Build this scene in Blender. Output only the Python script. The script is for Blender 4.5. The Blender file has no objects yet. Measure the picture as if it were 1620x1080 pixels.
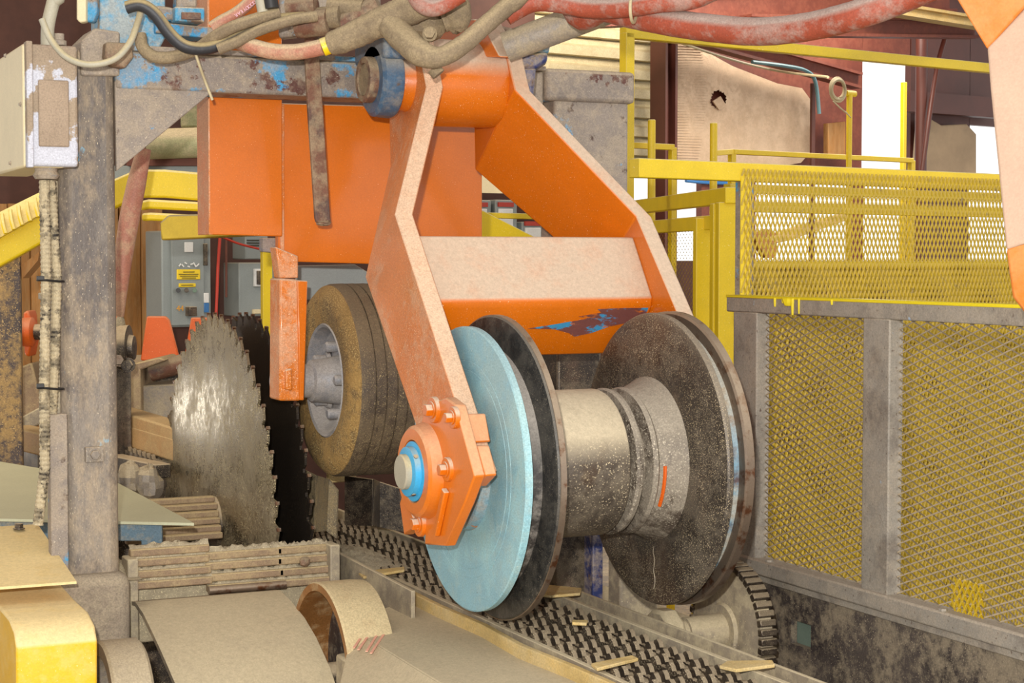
import bpy, bmesh, math, random
from mathutils import Vector, Matrix
random.seed(7)
S = bpy.context.scene
COL = S.collection

# ------------------------------------------------------------------ camera
TH = math.radians(24.8); FPX = 2800.0; PITCH = math.atan(130 / FPX)
CAM = Vector((0, 0, 2.0))
F0 = Vector((math.sin(TH), math.cos(TH), 0)); RT = Vector((math.cos(TH), -math.sin(TH), 0)); UP0 = Vector((0, 0, 1))
FW = F0 * math.cos(PITCH) - UP0 * math.sin(PITCH); UPV = RT.cross(FW)
cd = bpy.data.cameras.new('camera'); cam = bpy.data.objects.new('camera', cd); COL.objects.link(cam)
cd.sensor_width = 36; cd.lens = FPX / 1620 * 36; cd.clip_start = 0.05; cd.clip_end = 200
m = Matrix((RT, UPV, -FW)).transposed().to_4x4(); m.translation = CAM; cam.matrix_world = m
S.camera = cam

# ------------------------------------------------------------------ light
w = bpy.data.worlds.new('overcast_sky'); S.world = w; w.use_nodes = True
bg = w.node_tree.nodes['Background']; bg.inputs[0].default_value = (1.0, 0.98, 0.95, 1); bg.inputs[1].default_value = 1.0
S.view_settings.view_transform = 'Standard'; S.view_settings.look = 'None'
S.view_settings.exposure = 0.40; S.view_settings.gamma = 1; S.view_settings.use_curve_mapping = False

def lamp(name, kind, loc, energy, color=(1, 1, 1), size=0.1, target=None, sizey=None):
    l = bpy.data.lights.new(name, kind); l.energy = energy; l.color = color
    if kind == 'AREA':
        l.size = size
        if sizey: l.shape = 'RECTANGLE'; l.size_y = sizey
    else: l.shadow_soft_size = size
    o = bpy.data.objects.new(name, l); COL.objects.link(o); o.location = loc
    if target is not None:
        o.rotation_euler = (Vector(target) - Vector(loc)).to_track_quat('-Z', 'Y').to_euler()
    return o
# the photographer's flash, a hand's width up and left of the lens
lamp('flash_gun', 'POINT', CAM - RT * 0.10 + UPV * 0.20 - FW * 0.05, 560, (1.0, 0.97, 0.92), 0.03)
# unseen area lights, added to lift the dark background
lamp('background_fill', 'AREA', (5.9, 8.9, 4.3), 110, (1.0, 0.9, 0.76), 3.0, (6.6, 10.6, 1.8), 0.4)
lamp('background_fill', 'AREA', (0.3, 6.6, 4.3), 60, (1.0, 0.88, 0.7), 2.5, (0.2, 8.4, 1.2), 0.4)
lamp('foil_fill', 'POINT', (7.75, 10.55, 4.1), 80, (1.0, 0.95, 0.85), 0.1)  # unseen point light added to brighten the right end of the foil board
lamp('blade_glint_fill', 'POINT', (0.84, 8.3, 1.30), 7, (1.0, 0.95, 0.85), 0.07)  # invented light out of view, set where the front blade mirrors it as a glint

# ------------------------------------------------------------------ helpers
def ray(px, py): return FW + RT * ((px - 810) / FPX) - UPV * ((py - 540) / FPX)
def W(px, py, d): return CAM + ray(px, py) * d
def onX(px, py, X): r = ray(px, py); return CAM + r * ((X - CAM.x) / r.x)
def onY(px, py, Y): r = ray(px, py); return CAM + r * ((Y - CAM.y) / r.y)
def onZ(px, py, Z): r = ray(px, py); return CAM + r * ((Z - CAM.z) / r.z)
BD = Vector((0.980, 0.198, 0)).normalized(); ND = Vector((-0.198, 0.980, 0)).normalized()   # the building's own axes
def onT(px, py, T): r = ray(px, py); return CAM + r * (T / r.dot(ND))
def bp(s, t, z): return BD * s + ND * t + Vector((0, 0, z))
def V(*a): return Vector(a)
XA, YA, ZA = V(1, 0, 0), V(0, 1, 0), V(0, 0, 1)

class MB:
    def __init__(s): s.v = []; s.f = []
    def add(s, vs, fs):
        n = len(s.v); s.v += [tuple(x) for x in vs]; s.f += [tuple(i + n for i in q) for q in fs]; return s
    def box(s, c, dims, ax=None):
        ex, ey, ez = ax if ax else (XA, YA, ZA); c = Vector(c); a, b, d = [q / 2 for q in dims]
        vs = [c + ex * (i * a) + ey * (j * b) + ez * (k * d) for i in (-1, 1) for j in (-1, 1) for k in (-1, 1)]
        return s.add(vs, [(0, 1, 3, 2), (4, 6, 7, 5), (0, 4, 5, 1), (2, 3, 7, 6), (0, 2, 6, 4), (1, 5, 7, 3)])
    def mm(s, lo, hi):
        lo, hi = Vector(lo), Vector(hi); return s.box((lo + hi) / 2, hi - lo)
    def bar(s, p, q, wd, ht, up=ZA):                      # rectangular bar from p to q
        p, q = Vector(p), Vector(q); d = (q - p); L = d.length; d.normalize()
        sd = d.cross(Vector(up)).normalized(); u = sd.cross(d)
        return s.box((p + q) / 2, (L, wd, ht), (d, sd, u))
    def prism(s, poly, vec):
        poly = [Vector(p) for p in poly]; vec = Vector(vec); n = len(poly)
        vs = poly + [p + vec for p in poly]
        fs = [tuple(range(n))[::-1], tuple(range(n, 2 * n))] + [(i, (i + 1) % n, n + (i + 1) % n, n + i) for i in range(n)]
        return s.add(vs, fs)
    def strip(s, A, B, vec):                              # folded plate: edges A[i], B[i], thickness vec
        vec = Vector(vec); n = len(A); vs = []
        for a, b in zip(A, B): vs += [Vector(a), Vector(b), Vector(a) + vec, Vector(b) + vec]
        fs = [(0, 2, 3, 1), (4 * n - 4, 4 * n - 3, 4 * n - 1, 4 * n - 2)]
        for i in range(n - 1):
            o, p = 4 * i, 4 * i + 4
            fs += [(o, o + 1, p + 1, p), (o + 2, p + 2, p + 3, o + 3), (o, p, p + 2, o + 2), (o + 1, o + 3, p + 3, p + 1)]
        return s.add(vs, fs)
    def lathe(s, org, axis, prof, n=48, closed=False):
        org = Vector(org); a = Vector(axis).normalized()
        e = a.cross(ZA) if abs(a.z) < 0.9 else a.cross(XA); e.normalize(); g = a.cross(e)
        vs = []; fs = []; m_ = len(prof)
        for (t, r) in prof:
            for k in range(n):
                an = 2 * math.pi * k / n; vs.append(org + a * t + (e * math.cos(an) + g * math.sin(an)) * r)
        for i in range(m_ - 1 + (1 if closed else 0)):
            j = (i + 1) % m_
            for k in range(n):
                k2 = (k + 1) % n; fs.append((i * n + k, i * n + k2, j * n + k2, j * n + k))
        if not closed:
            fs.append(tuple(range(n))[::-1]); fs.append(tuple(range((m_ - 1) * n, m_ * n)))
        return s.add(vs, fs)
    def cyl(s, p, q, r, n=20, r2=None):
        p, q = Vector(p), Vector(q); L = (q - p).length
        return s.lathe(p, q - p, [(0, r), (L, r if r2 is None else r2)], n)
    def tube(s, pts, r, n=12, sub=6, jit=0.0):
        pts = [Vector(p) for p in pts]; rr = r if isinstance(r, (list, tuple)) else [r] * len(pts)
        P = []; RR = []
        for i in range(len(pts) - 1):
            p0 = pts[max(i - 1, 0)]; p1 = pts[i]; p2 = pts[i + 1]; p3 = pts[min(i + 2, len(pts) - 1)]
            for k in range(sub):
                t = k / sub
                P.append(0.5 * ((2 * p1) + (-p0 + p2) * t + (2 * p0 - 5 * p1 + 4 * p2 - p3) * t * t + (-p0 + 3 * p1 - 3 * p2 + p3) * t ** 3))
                RR.append(rr[i] * (1 - t) + rr[i + 1] * t)
        P.append(pts[-1]); RR.append(rr[-1])
        vs = []; fs = []; T = (P[1] - P[0]).normalized(); e = T.orthogonal().normalized()
        for i, p in enumerate(P):
            T = (P[min(i + 1, len(P) - 1)] - P[max(i - 1, 0)]).normalized()
            e = (e - T * e.dot(T)).normalized(); g = T.cross(e)
            for k in range(n):
                an = 2 * math.pi * k / n; q = RR[i] * (1 + random.uniform(-jit, jit))
                vs.append(p + (e * math.cos(an) + g * math.sin(an)) * q)
        for i in range(len(P) - 1):
            for k in range(n):
                k2 = (k + 1) % n; fs.append((i * n + k, i * n + k2, i * n + n + k2, i * n + n + k))
        fs.append(tuple(range(n))[::-1]); fs.append(tuple(range((len(P) - 1) * n, len(P) * n)))
        return s.add(vs, fs)
    def hexbolt(s, p, axis, r, h):
        s.lathe(p, axis, [(0, r), (h, r)], 6); return s.lathe(Vector(p) - Vector(axis).normalized() * 0.0005, axis, [(0, r * 1.35), (h * .18, r * 1.35)], 16)
    def blob(s, c, rx, ry, rz, n=14, m_=9, jit=.18, ax=None):
        ex, ey, ez = ax if ax else (XA, YA, ZA); c = Vector(c); vs = []; fs = []
        for i in range(m_ + 1):
            ph = math.pi * i / m_
            for k in range(n):
                an = 2 * math.pi * k / n; q = 1 + random.uniform(-jit, jit)
                vs.append(c + (ex * (rx * math.sin(ph) * math.cos(an)) + ey * (ry * math.sin(ph) * math.sin(an)) + ez * (rz * math.cos(ph))) * q)
        for i in range(m_):
            for k in range(n):
                k2 = (k + 1) % n; fs.append((i * n + k, i * n + k2, i * n + n + k2, i * n + n + k))
        return s.add(vs, fs)
    def build(s, name, mat, parent=None, bevel=0.0, smooth=True, ang=35):
        me = bpy.data.meshes.new(name); off = Vector(OFF.get(parent.name, (0, 0, 0))) if parent else Vector((0, 0, 0))
        me.from_pydata([tuple(Vector(p) - off) for p in s.v], [], s.f)
        bm = bmesh.new(); bm.from_mesh(me); bmesh.ops.remove_doubles(bm, verts=bm.verts, dist=1e-6)
        bmesh.ops.recalc_face_normals(bm, faces=bm.faces); bm.to_mesh(me); bm.free()
        me.materials.append(M[mat])
        if smooth:
            me.polygons.foreach_set('use_smooth', [True] * len(me.polygons)); me.set_sharp_from_angle(angle=math.radians(ang))
        o = bpy.data.objects.new(name, me); COL.objects.link(o)
        if parent: o.parent = parent; OFF[o.name] = off
        if bevel:
            b = o.modifiers.new('bevel', 'BEVEL'); b.width = bevel; b.segments = 2; b.limit_method = 'ANGLE'; b.angle_limit = math.radians(40)
        return o
OFF = {}
def tag(o, label, cat, group=None):
    o['label'] = label; o['category'] = cat
    if group: o['group'] = group
    return o
def thing(name, label, cat, loc, group=None):
    o = bpy.data.objects.new(name, None); COL.objects.link(o); o.location = loc; o.empty_display_size = .05
    OFF[o.name] = tuple(loc); return tag(o, label, cat, group)
def struct(o): o['kind'] = 'structure'; return o
def stuff(o): o['kind'] = 'stuff'; return o

# ------------------------------------------------------------------ materials
M = {}
def lin(h):
    h = h.lstrip('#'); out = []
    for i in (0, 2, 4):
        c = int(h[i:i + 2], 16) / 255; out.append(c / 12.92 if c <= .04045 else ((c + .055) / 1.055) ** 2.4)
    return tuple(out) + (1,)
DUSTC = '#c9b594'; PINKD = '#d2b49a'
def mk(name, col, rough=.5, metal=0.0, dust=0.0, side=0.0, dcol=DUSTC, patches=(), fleck=None, bump=0.0, bscale=60, var=.12, vscale=9, coat=0.0, spec=.5, stretch=None, grain=None):
    if grain is None: grain = .2 if side > .3 else .07
    ma = bpy.data.materials.new(name); ma.use_nodes = True; nt = ma.node_tree; N = nt.nodes; L = nt.links
    p = N['Principled BSDF']; p.inputs['Metallic'].default_value = metal; p.inputs['Specular IOR Level'].default_value = spec
    if coat: p.inputs['Coat Weight'].default_value = coat; p.inputs['Coat Roughness'].default_value = .12
    tc = N.new('ShaderNodeTexCoord'); vec = tc.outputs['Object']
    if stretch:
        mp = N.new('ShaderNodeMapping'); mp.inputs['Scale'].default_value = stretch; L.new(vec, mp.inputs[0]); vec = mp.outputs[0]
    def noise(sc, det=5, rgh=.6, off=0.0):
        n = N.new('ShaderNodeTexNoise'); n.inputs['Scale'].default_value = sc; n.inputs['Detail'].default_value = det; n.inputs['Roughness'].default_value = rgh
        if off:
            a = N.new('ShaderNodeVectorMath'); a.inputs[1].default_value = (off, off * .7, -off); L.new(vec, a.inputs[0]); L.new(a.outputs[0], n.inputs[0])
        else: L.new(vec, n.inputs[0])
        return n.outputs[0]
    def mr(x, lo, hi, a=0., b=1.):
        r = N.new('ShaderNodeMapRange'); r.inputs[1].default_value = lo; r.inputs[2].default_value = hi; r.inputs[3].default_value = a; r.inputs[4].default_value = b; L.new(x, r.inputs[0]); return r.outputs[0]
    def math_(op, a, b):
        q = N.new('ShaderNodeMath'); q.operation = op; q.use_clamp = True
        for i, x in enumerate((a, b)):
            if isinstance(x, (int, float)): q.inputs[i].default_value = x
            else: L.new(x, q.inputs[i])
        return q.outputs[0]
    def mix(fac, a, b):
        q = N.new('ShaderNodeMix'); q.data_type = 'RGBA'
        for i, x in ((0, fac), (6, a), (7, b)):
            if isinstance(x, (int, float, tuple)): q.inputs[i].default_value = x
            else: L.new(x, q.inputs[i])
        return q.outputs[2]
    base = lin(col); v = noise(vscale)
    dk = tuple(c * (1 - var) for c in base[:3]) + (1,); lt = tuple(min(1, c * (1 + var)) for c in base[:3]) + (1,)
    c = mix(mr(v, .3, .7), dk, lt)
    for i, (pc, sc, lo, hi) in enumerate(patches):
        f = mr(noise(sc, 8, .65, 3.1 + i * 5.7), lo, hi); c = mix(f, c, lin(pc))
    total = None
    if fleck:
        fc, sc, th = fleck; f = mr(noise(sc * 1.5, 2, .5, 11.3), th, th + .04); big = mr(noise(6, 4, .6, 21.), .35, .6, .25, 1.); f = math_('MULTIPLY', f, big)
        c = mix(f, c, lin(fc)); total = f
    if dust or side:
        g = N.new('ShaderNodeNewGeometry'); sx = N.new('ShaderNodeSeparateXYZ'); L.new(g.outputs['Normal'], sx.inputs[0])
        up = mr(sx.outputs[2], .08, .45, 0, dust); nz = mr(noise(14, 8, .7, 7.7), .28, .5, .8, 1.)
        d = math_('MULTIPLY', up, nz)
        if side: 
            ns = math_('ADD', math_('MULTIPLY', noise(5, 9, .72, 15.), .6), math_('MULTIPLY', noise(34, 7, .7, 31.), .4))
            d = math_('MAXIMUM', d, math_('MULTIPLY', mr(ns, .46, .555), side))
        dn = noise(90, 4, .7); dc = lin(dcol); dc2 = tuple(x * .8 for x in dc[:3]) + (1,)
        c = mix(d, c, mix(mr(dn, .3, .7), dc2, dc)); total = d if total is None else math_('MAXIMUM', total, d)
    if grain:
        gq = mr(noise(230, 3, .6, 41.), .3, .7, 1 - grain, 1 + grain); hv = N.new('ShaderNodeVectorMath'); hv.operation = 'SCALE'; L.new(c, hv.inputs[0]); L.new(gq, hv.inputs['Scale']); c = hv.outputs[0]
    L.new(c, p.inputs['Base Color'])
    if total is not None:
        L.new(mr(total, 0, 1, rough, .92), p.inputs['Roughness'])
        if metal: L.new(mr(total, 0, 1, metal, 0.), p.inputs['Metallic'])
    else: p.inputs['Roughness'].default_value = rough
    if bump:
        b = N.new('ShaderNodeBump'); b.inputs['Strength'].default_value = bump; b.inputs['Distance'].default_value = .004
        L.new(noise(bscale, 6, .65, 2.2), b.inputs['Height']); L.new(b.outputs[0], p.inputs['Normal'])
    M[name] = ma; return ma

mk('orange', '#cb680b', .3, dust=1.0, dcol='#cbb299', fleck=('#ffdcb4', 210, .7), bump=.12, bscale=70, var=.06, coat=.25)
mk('orange_dusty', '#cb6f1c', .33, dust=.97, side=.5, dcol='#d6b496', fleck=('#ffe6c4', 230, .64), bump=.25, bscale=120, var=.08, coat=.2)
mk('orange_bearing', '#cf6c14', .3, dust=.85, dcol='#d8a47c', var=.06, bump=.1, coat=.3)
mk('orange_plain', '#cf590c', .45, dust=.3, var=.06, fleck=('#f6b98a', 160, .7))
mk('yellow', '#e0c010', .42, dust=.75, dcol='#ddcf9a', fleck=('#f7ecb0', 120, .7), var=.06, bump=.06)
mk('yellow_wire', '#b99a0e', .5, dust=.3, var=.1, patches=(('#8a7434', 30, .58, .68),))
mk('yellow_dusty', '#dfae18', .45, dust=.95, side=.25, dcol='#e6cf98', var=.06, bump=.08, fleck=('#f3e0ae', 140, .7))
mk('blue_disc', '#7fa9b6', .42, dust=.5, side=.45, dcol='#a9bcb6', patches=(('#8fbac2', 3, .5, .6), ('#6b5d55', 20, .68, .72)), var=.08, fleck=('#d5dcd0', 90, .72), bump=.08)
mk('blue_paint', '#3a8cb2', .45, dust=.9, side=.55, patches=(('#6b5648', 14, .56, .64),), var=.1, bump=.2)
mk('blue_bearing', '#3d5872', .4, dust=.85, side=.6, dcol='#8f8a80', patches=(('#56473c', 18, .58, .66),), bump=.2)
mk('navy', '#2b3563', .4, dust=.8, side=.5, patches=(('#5a4030', 15, .58, .65),), bump=.2)
mk('collar_blue', '#3aa0cf', .35, dust=.5, dcol='#b9b48f', var=.05)
mk('frame_grey', '#857a70', .65, dust=.9, side=.55, dcol='#b0a08a', patches=(('#3f93bf', 7, .6, .64), ('#4f3c34', 20, .61, .65)), bump=.4, bscale=80, fleck=('#d8cab2', 170, .68))
mk('post_steel', '#7b7166', .5, dust=.9, side=.55, dcol='#b5a287', patches=(('#59504a', 4, .47, .56), ('#5c9dbb', 12, .64, .67)), bump=.4, bscale=90, fleck=('#d3c4a8', 200, .66), stretch=(1, 1, .45))
mk('beam_steel', '#7d7269', .55, dust=.9, side=.5, dcol='#b3a28a', patches=(('#3a8bb8', 7, .545, .58), ('#542f26', 14, .57, .6)), bump=.45, bscale=70, fleck=('#d6cab6', 180, .68))
mk('dark_steel', '#3c3530', .42, .5, dust=.85, side=.2, fleck=('#c6b08c', 260, .63), patches=(('#5d4c40', 9, .5, .68),), bump=.3, bscale=110)
mk('flange_steel', '#463f39', .4, .45, dust=.5, side=.22, dcol='#b3a48d', fleck=('#c9b590', 230, .6), patches=(('#5a4a3e', 5, .5, .66),), bump=.25, bscale=120)
mk('flange_black', '#2f2e2d', .38, .3, dust=.3, side=.12, dcol='#b5ab9a', fleck=('#a89a82', 260, .66), bump=.2, bscale=130)
mk('worn_edge', '#8d7c6c', .32, .75, dust=.3, patches=(('#6a452f', 20, .52, .62),), bump=.2)
mk('drum_steel', '#6f655b', .34, .6, dust=.95, side=.2, dcol='#d0c0a2', fleck=('#e0cda8', 150, .62), patches=(('#5c4a3c', 8, .55, .68),), bump=.5, bscale=60)
mk('groove', '#6a8fa2', .5, dust=.6, side=.5, patches=(('#4c3a3c', 9, .48, .58),), bump=.3)
mk('blade', '#857a66', .27, .85, dust=.3, side=.3, dcol='#a3906c', fleck=('#e0cfa2', 240, .58), patches=(('#6b5d46', 3, .5, .7),), bump=.12, bscale=150)
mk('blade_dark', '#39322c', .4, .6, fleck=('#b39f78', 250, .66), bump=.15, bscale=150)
mk('tyre', '#4a3d30', .6, dust=.7, side=.5, dcol='#7d6b50', fleck=('#d8c08a', 260, .63), bump=.5, bscale=90)
mk('tyre_wall', '#6b5433', .8, dust=.6, side=.85, dcol='#a5834a', fleck=('#d9bd7c', 220, .56), bump=1., bscale=90)
mk('rim', '#8e8e92', .45, .3, dust=.7, side=.5, dcol='#b3aaa0', bump=.35, bscale=50)
mk('grey_box', '#96846f', .75, dust=.9, dcol='#a8947f', bump=.3, vscale=4, patches=(('#b9bac4', 7, .52, .545),), grain=.2)
mk('box_dust', '#93806c', .8, side=.5, dcol='#a8947f', bump=.4, grain=.2)
mk('cream', '#dccda6', .5, dust=.6, var=.05, patches=(('#c3b08a', 18, .68, .74),))
mk('hose_dust', '#7a6a54', .85, dust=.85, side=.5, dcol='#a99674', bump=.7, bscale=60)
mk('hose_black', '#2a2a2e', .5, dust=.98, dcol='#b09c70', bump=.3)
mk('hose_pink', '#a9705c', .6, dust=.95, side=.5, dcol='#ccb491', bump=.2)
mk('hose_red', '#96452f', .6, dust=.85, side=.55, dcol='#ab9d92', bump=.35, bscale=45)
mk('hose_grey', '#a59f8c', .6, dust=.8, dcol='#c4b48c')
mk('rusty', '#6f4a38', .65, dust=.7, side=.55, dcol='#a8987a', patches=(('#54403a', 14, .5, .64),), bump=.4)
mk('rust_pipe', '#a2703f', .36, .5, dust=.95, side=.45, dcol='#c9b78e', patches=(('#7e4a28', 9, .56, .68),), bump=.15)
mk('chute', '#8c806e', .6, dust=.98, side=.7, dcol='#bfb090', bump=.3, bscale=70, grain=.1, fleck=('#e3d5b2', 150, .68))
mk('sawdust', '#a99c82', .95, var=.18, vscale=40, fleck=('#e0d0a8', 200, .6), bump=1., bscale=120)
mk('chain', '#544a42', .36, .75, dust=.45, side=.2, dcol='#bba886', fleck=('#d7c7a6', 220, .64), bump=.2)
mk('deck_plate', '#bcbb9c', .5, dust=.3, var=.06, vscale=5, dcol='#c6c09e', patches=(('#8a866c', 60, .7, .74),))
mk('wood', '#9a6a35', .7, var=.25, vscale=6, stretch=(6, 6, .7), side=.3, dcol='#b39468')
mk('wood_pale', '#c0a468', .75, var=.2, side=.5, dcol='#cdb98c', bump=.4, bscale=120)
mk('plank_dusty', '#8a735a', .7, dust=.9, side=.5, dcol='#b9a47a', bump=.3)
mk('dark_brown', '#6a3c2e', .7, var=.2)
mk('red_iron', '#6b3426', .6, var=.12, side=.25, dcol='#a2614a')
mk('maroon', '#52291f', .5, var=.12)
mk('dark_wall', '#4a2c22', .8, var=.2)
mk('siding', '#c9bb96', .5, var=.06, side=.35, dcol='#b09d75')
mk('foil', '#cdb193', .42, .55, var=.08, bump=.5, bscale=14, side=.3, dcol='#b59a7c')
mk('drape', '#9b8569', .75, var=.2, vscale=4, bump=.6, bscale=12)
mk('panel_grey', '#8f9694', .5, var=.04, dust=.4)
mk('olive', '#7c7c58', .6, dust=.8, side=.4)
mk('white', '#e6e6e2', .5, var=.03)
mk('sticker', '#f0cf2a', .5, var=.02)
mk('ink', '#3a3426', .6, var=.02)
mk('ink_orange', '#e0a030', .6, var=.02)
mk('ink_pink', '#e8b4c4', .6, var=.02)
mk('black', '#1d1b1a', .45, var=.1)
mk('green', '#4d6a50', .4)
mk('slot_green', '#67766a', .6)
mk('blue_hose', '#3b79b8', .4)
mk('red_cable', '#b8331f', .5)
mk('concrete', '#8b8276', .9, var=.15, side=.6, bump=.4)
mk('wire', '#b7a987', .6)
mk('teal_cable', '#5c7f86', .5)
mk('orange_near', '#b8651c', .5, dust=.5, side=.3, dcol='#c08a58', var=.06, bump=.1)
mk('scrape', '#7a4a44', .5, patches=(('#3f93c0', 22, .52, .57), ('#d4700f', 16, .56, .6)), stretch=(.6, 1, 1.6))

# ================================================================== SETTING
def wall_rect(mb, px0, px1, y0, y1, T, th=.06):
    a = onT(px0, (y0 + y1) / 2, T); b = onT(px1, (y0 + y1) / 2, T); mid = (px0 + px1) / 2
    z0 = max(0, onT(mid, y1, T).z); z1 = onT(mid, y0, T).z
    sa, sb = a.dot(BD), b.dot(BD)
    return mb.box(bp((sa + sb) / 2, T + th / 2, (z0 + z1) / 2), (abs(sb - sa), th, abs(z1 - z0)), (BD, ND, ZA))
WT = 9.5
struct(MB().box((1.5, 5.5, -.05), (22, 16, .1)).build('floor', 'concrete'))
wr = MB()
for r in ((1060, 1365, -200, 283), (1355, 1366, 283, 412), (1365, 1441, -140, 90), (1110, 1195, 276, 412)): wall_rect(wr, *r, WT)
struct(wr.build('wall_back', 'red_iron', smooth=False))
wd = MB()
for r in ((1441, 1535, -140, 412), (1535, 1612, -140, 200), (1612, 2300, -140, 412), (830, 1000, 276, 412)): wall_rect(wd, *r, WT)
struct(wd.build('wall_right', 'maroon', smooth=False))
wl = MB(); wall_rect(wl, 830, 2300, 412, 4000, WT)
struct(wl.build('wall_lower', 'dark_wall', smooth=False))
sd = MB(); wall_rect(sd, 800, 1062, -260, 276, WT + .05, .04)
sdo = struct(sd.build('wall_siding', 'siding', smooth=False))
zt = onT(950, -60, WT).z; zb = onT(950, 276, WT).z; n = 11; hh = (zt - zb) / n
s0 = onT(800, 100, WT).dot(BD); s1 = onT(1058, 100, WT).dot(BD)
for i in range(n):                                      # each rib of the cladding
    z = zb + hh * i
    MB().prism([bp(s0, WT + .05, z + .006), bp(s0, WT - .01, z + .012), bp(s0, WT - .01, z + hh * .55), bp(s0, WT + .03, z + hh * .72), bp(s0, WT + .03, z + hh - .004), bp(s0, WT + .05, z + hh - .004)],
               BD * (s1 - s0)).build('siding_board', 'siding', sdo)
lw = MB(); wall_rect(lw, -500, 845, -330, 4000, 8.9, .08)
lwo = struct(lw.build('wall_left', 'dark_wall', smooth=False))
for i in range(8):                                      # upright boards behind the saw
    p0 = -20 + i * 35
    mbp = MB(); wall_rect(mbp, p0 + 1, p0 + 33.5, 322, 700, 8.86 - .012 * (i % 3), .03); mbp.build('plank', 'wood', lwo, bevel=.003)
# roof: sheet and purlins
rf = MB().prism([bp(-9, 10.2, 4.3), bp(-9, 3.2, 5.2), bp(-9, 3.2, 5.26), bp(-9, 10.2, 4.36)], BD * 22)
rfo = struct(rf.build('ceiling', 'dark_brown', smooth=False))
for k in range(6):
    t = 9.2 - k * .75; z = 4.3 + (10.2 - t) / 7 * .9
    MB().box(bp(2, t, z - .06), (21, .06, .12), (BD, ND, ZA)).build('purlin', 'maroon', rfo)
# slanting red rafters over the foil board
def beam3(name, mat, p, q, wd_, ht, parent=None, fl=.02):
    d = (q - p).normalized(); sdv = d.cross(ZA).normalized(); u = sdv.cross(d)
    mb = MB().bar(p, q, .02, ht); 
    for s_ in (-1, 1): mb.bar(p + u * s_ * ht / 2, q + u * s_ * ht / 2, wd_, fl)
    return mb.build(name, mat, parent)
o = beam3('trim_1', 'red_iron', onT(1040, 40, 9.2), onT(1356, 128, 9.2), .10, .10); struct(o)
o = beam3('trim_2', 'red_iron', onT(1180, 40, 8.6), onT(1540, 46, 8.6), .12, .12); struct(o)
o = beam3('trim_3', 'wood_pale', onT(1370, 8, 8.4), onT(1600, 45, 8.4), .12, .06); struct(o)
o = beam3('trim_4', 'red_iron', onT(900, 20, 8.7), onT(1500, -2, 8.7), .16, .18); struct(o)
# red column, conduit and dark pole standing along the wall
mb = MB()
for e in (-.045, .045): mb.box(onT(1050, 200, 9.25).lerp(onT(1050, 200, 9.25), 0) * 1 + BD * e - ZA * .3, (.02, .16, 4.2), (BD, ND, ZA))
mb.box(onT(1050, 200, 9.25) - ZA * .3, (.09, .02, 4.2), (BD, ND, ZA)); struct(mb.build('trim_5', 'maroon'))
tag(MB().cyl(V(*onT(1286, 120, 9.3).xy, 0), onT(1286, 132, 9.3), .02, 16).build('conduit_pipe', 'maroon'), 'dark red upright conduit at the right edge of the foil board', 'pipe')
p = onT(1458, 100, 9.1); struct(MB().cyl(V(p.x, p.y, 0), V(p.x, p.y, 4.3), .045, 20).build('trim_6', 'maroon'))
p = onT(1478, 100, 8.95); q = onT(1450, 275, 8.95)
tag(MB().tube([onT(1495, 60, 9.2), onT(1482, 110, 9.1), onT(1468, 200, 9.0), onT(1455, 300, 9.0)], .02).build('leaning_pipe', 'maroon'), 'thin reddish pipe leaning beside the tall bright opening', 'pipe')
# foil faced insulation board with a torn hole
fb = [(1062, 62), (1100, 72), (1160, 105), (1230, 132), (1282, 142), (1282, 255), (1240, 262), (1140, 258), (1062, 252)]
hole = (1136, 157)
pts = [onT(x, y, 9.42) for x, y in fb]
bt = thing('insulation_board', 'foil faced insulation board with a torn hole behind yellow rails', 'insulation', onT(1170, 260, 9.42))
n_ = 48; ring = []; hol = []; hc = onT(*hole, 9.42)
def rayhit(an):
    d = Vector((math.cos(an), math.sin(an))); best = None
    for i in range(len(fb)):
        a = Vector(fb[i]); b = Vector(fb[(i + 1) % len(fb)]); e = b - a; den = d.x * e.y - d.y * e.x
        if abs(den) < 1e-9: continue
        w_ = a - Vector(hole); t = (w_.x * e.y - w_.y * e.x) / den; u = (w_.x * d.y - w_.y * d.x) / den
        if t > 0 and -1e-6 <= u <= 1 + 1e-6 and (best is None or t < best): best = t
    return Vector(hole) + d * best
mb = MB(); vs = []; fs = []
for k in range(n_):
    an = 2 * math.pi * k / n_; e = rayhit(an); jx = 1 + random.uniform(-.18, .18)
    h = Vector(hole) + Vector((math.cos(an) * 12 * jx, math.sin(an) * 14 * jx))
    for q, dep in ((h, 9.41), (h.lerp(e, .5), 9.40), (e, 9.41)): vs.append(onT(q.x, q.y, dep))
    for q, dep in ((h, 9.46), (h.lerp(e, .5), 9.46), (e, 9.46)): vs.append(onT(q.x, q.y, dep))
for k in range(n_):
    a = 6 * k; b = 6 * ((k + 1) % n_)
    fs += [(a, a + 1, b + 1, b), (a + 1, a + 2, b + 2, b + 1), (a + 2, a + 5, b + 5, b + 2), (a + 5, a + 4, b + 4, b + 5), (a + 4, a + 3, b + 3, b + 4), (a + 3, a, b, b + 3)]
mb.add(vs, fs).build('foil_sheet', 'foil', bt)
mb = MB()
for k in range(42):                                      # the fine ribs of the facing
    y = 72 + k * 4.3; xr = 1120 - abs(k - 18) * .6
    mb.bar(onT(1064, y, 9.402), onT(xr, y + 1.5, 9.402), .004, .006)
stuff(mb.build('foil_ribs', 'foil', bt))
fl = MB(); fl.prism([onT(x, y, 9.39) for x, y in ((1128, 160), (1140, 152), (1150, 168), (1138, 174))], ND * .01)
fl.build('torn_flap', 'foil', bt)
tag(MB().prism([onT(x, y, 9.38) for x, y in ((1455, 195), (1470, 186), (1490, 198), (1530, 196), (1545, 212), (1545, 285), (1448, 285))], ND * .05).build('insulation_drape', 'drape', bevel=.01), 'sagging brown insulation sheet between the two bright openings', 'insulation')
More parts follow.
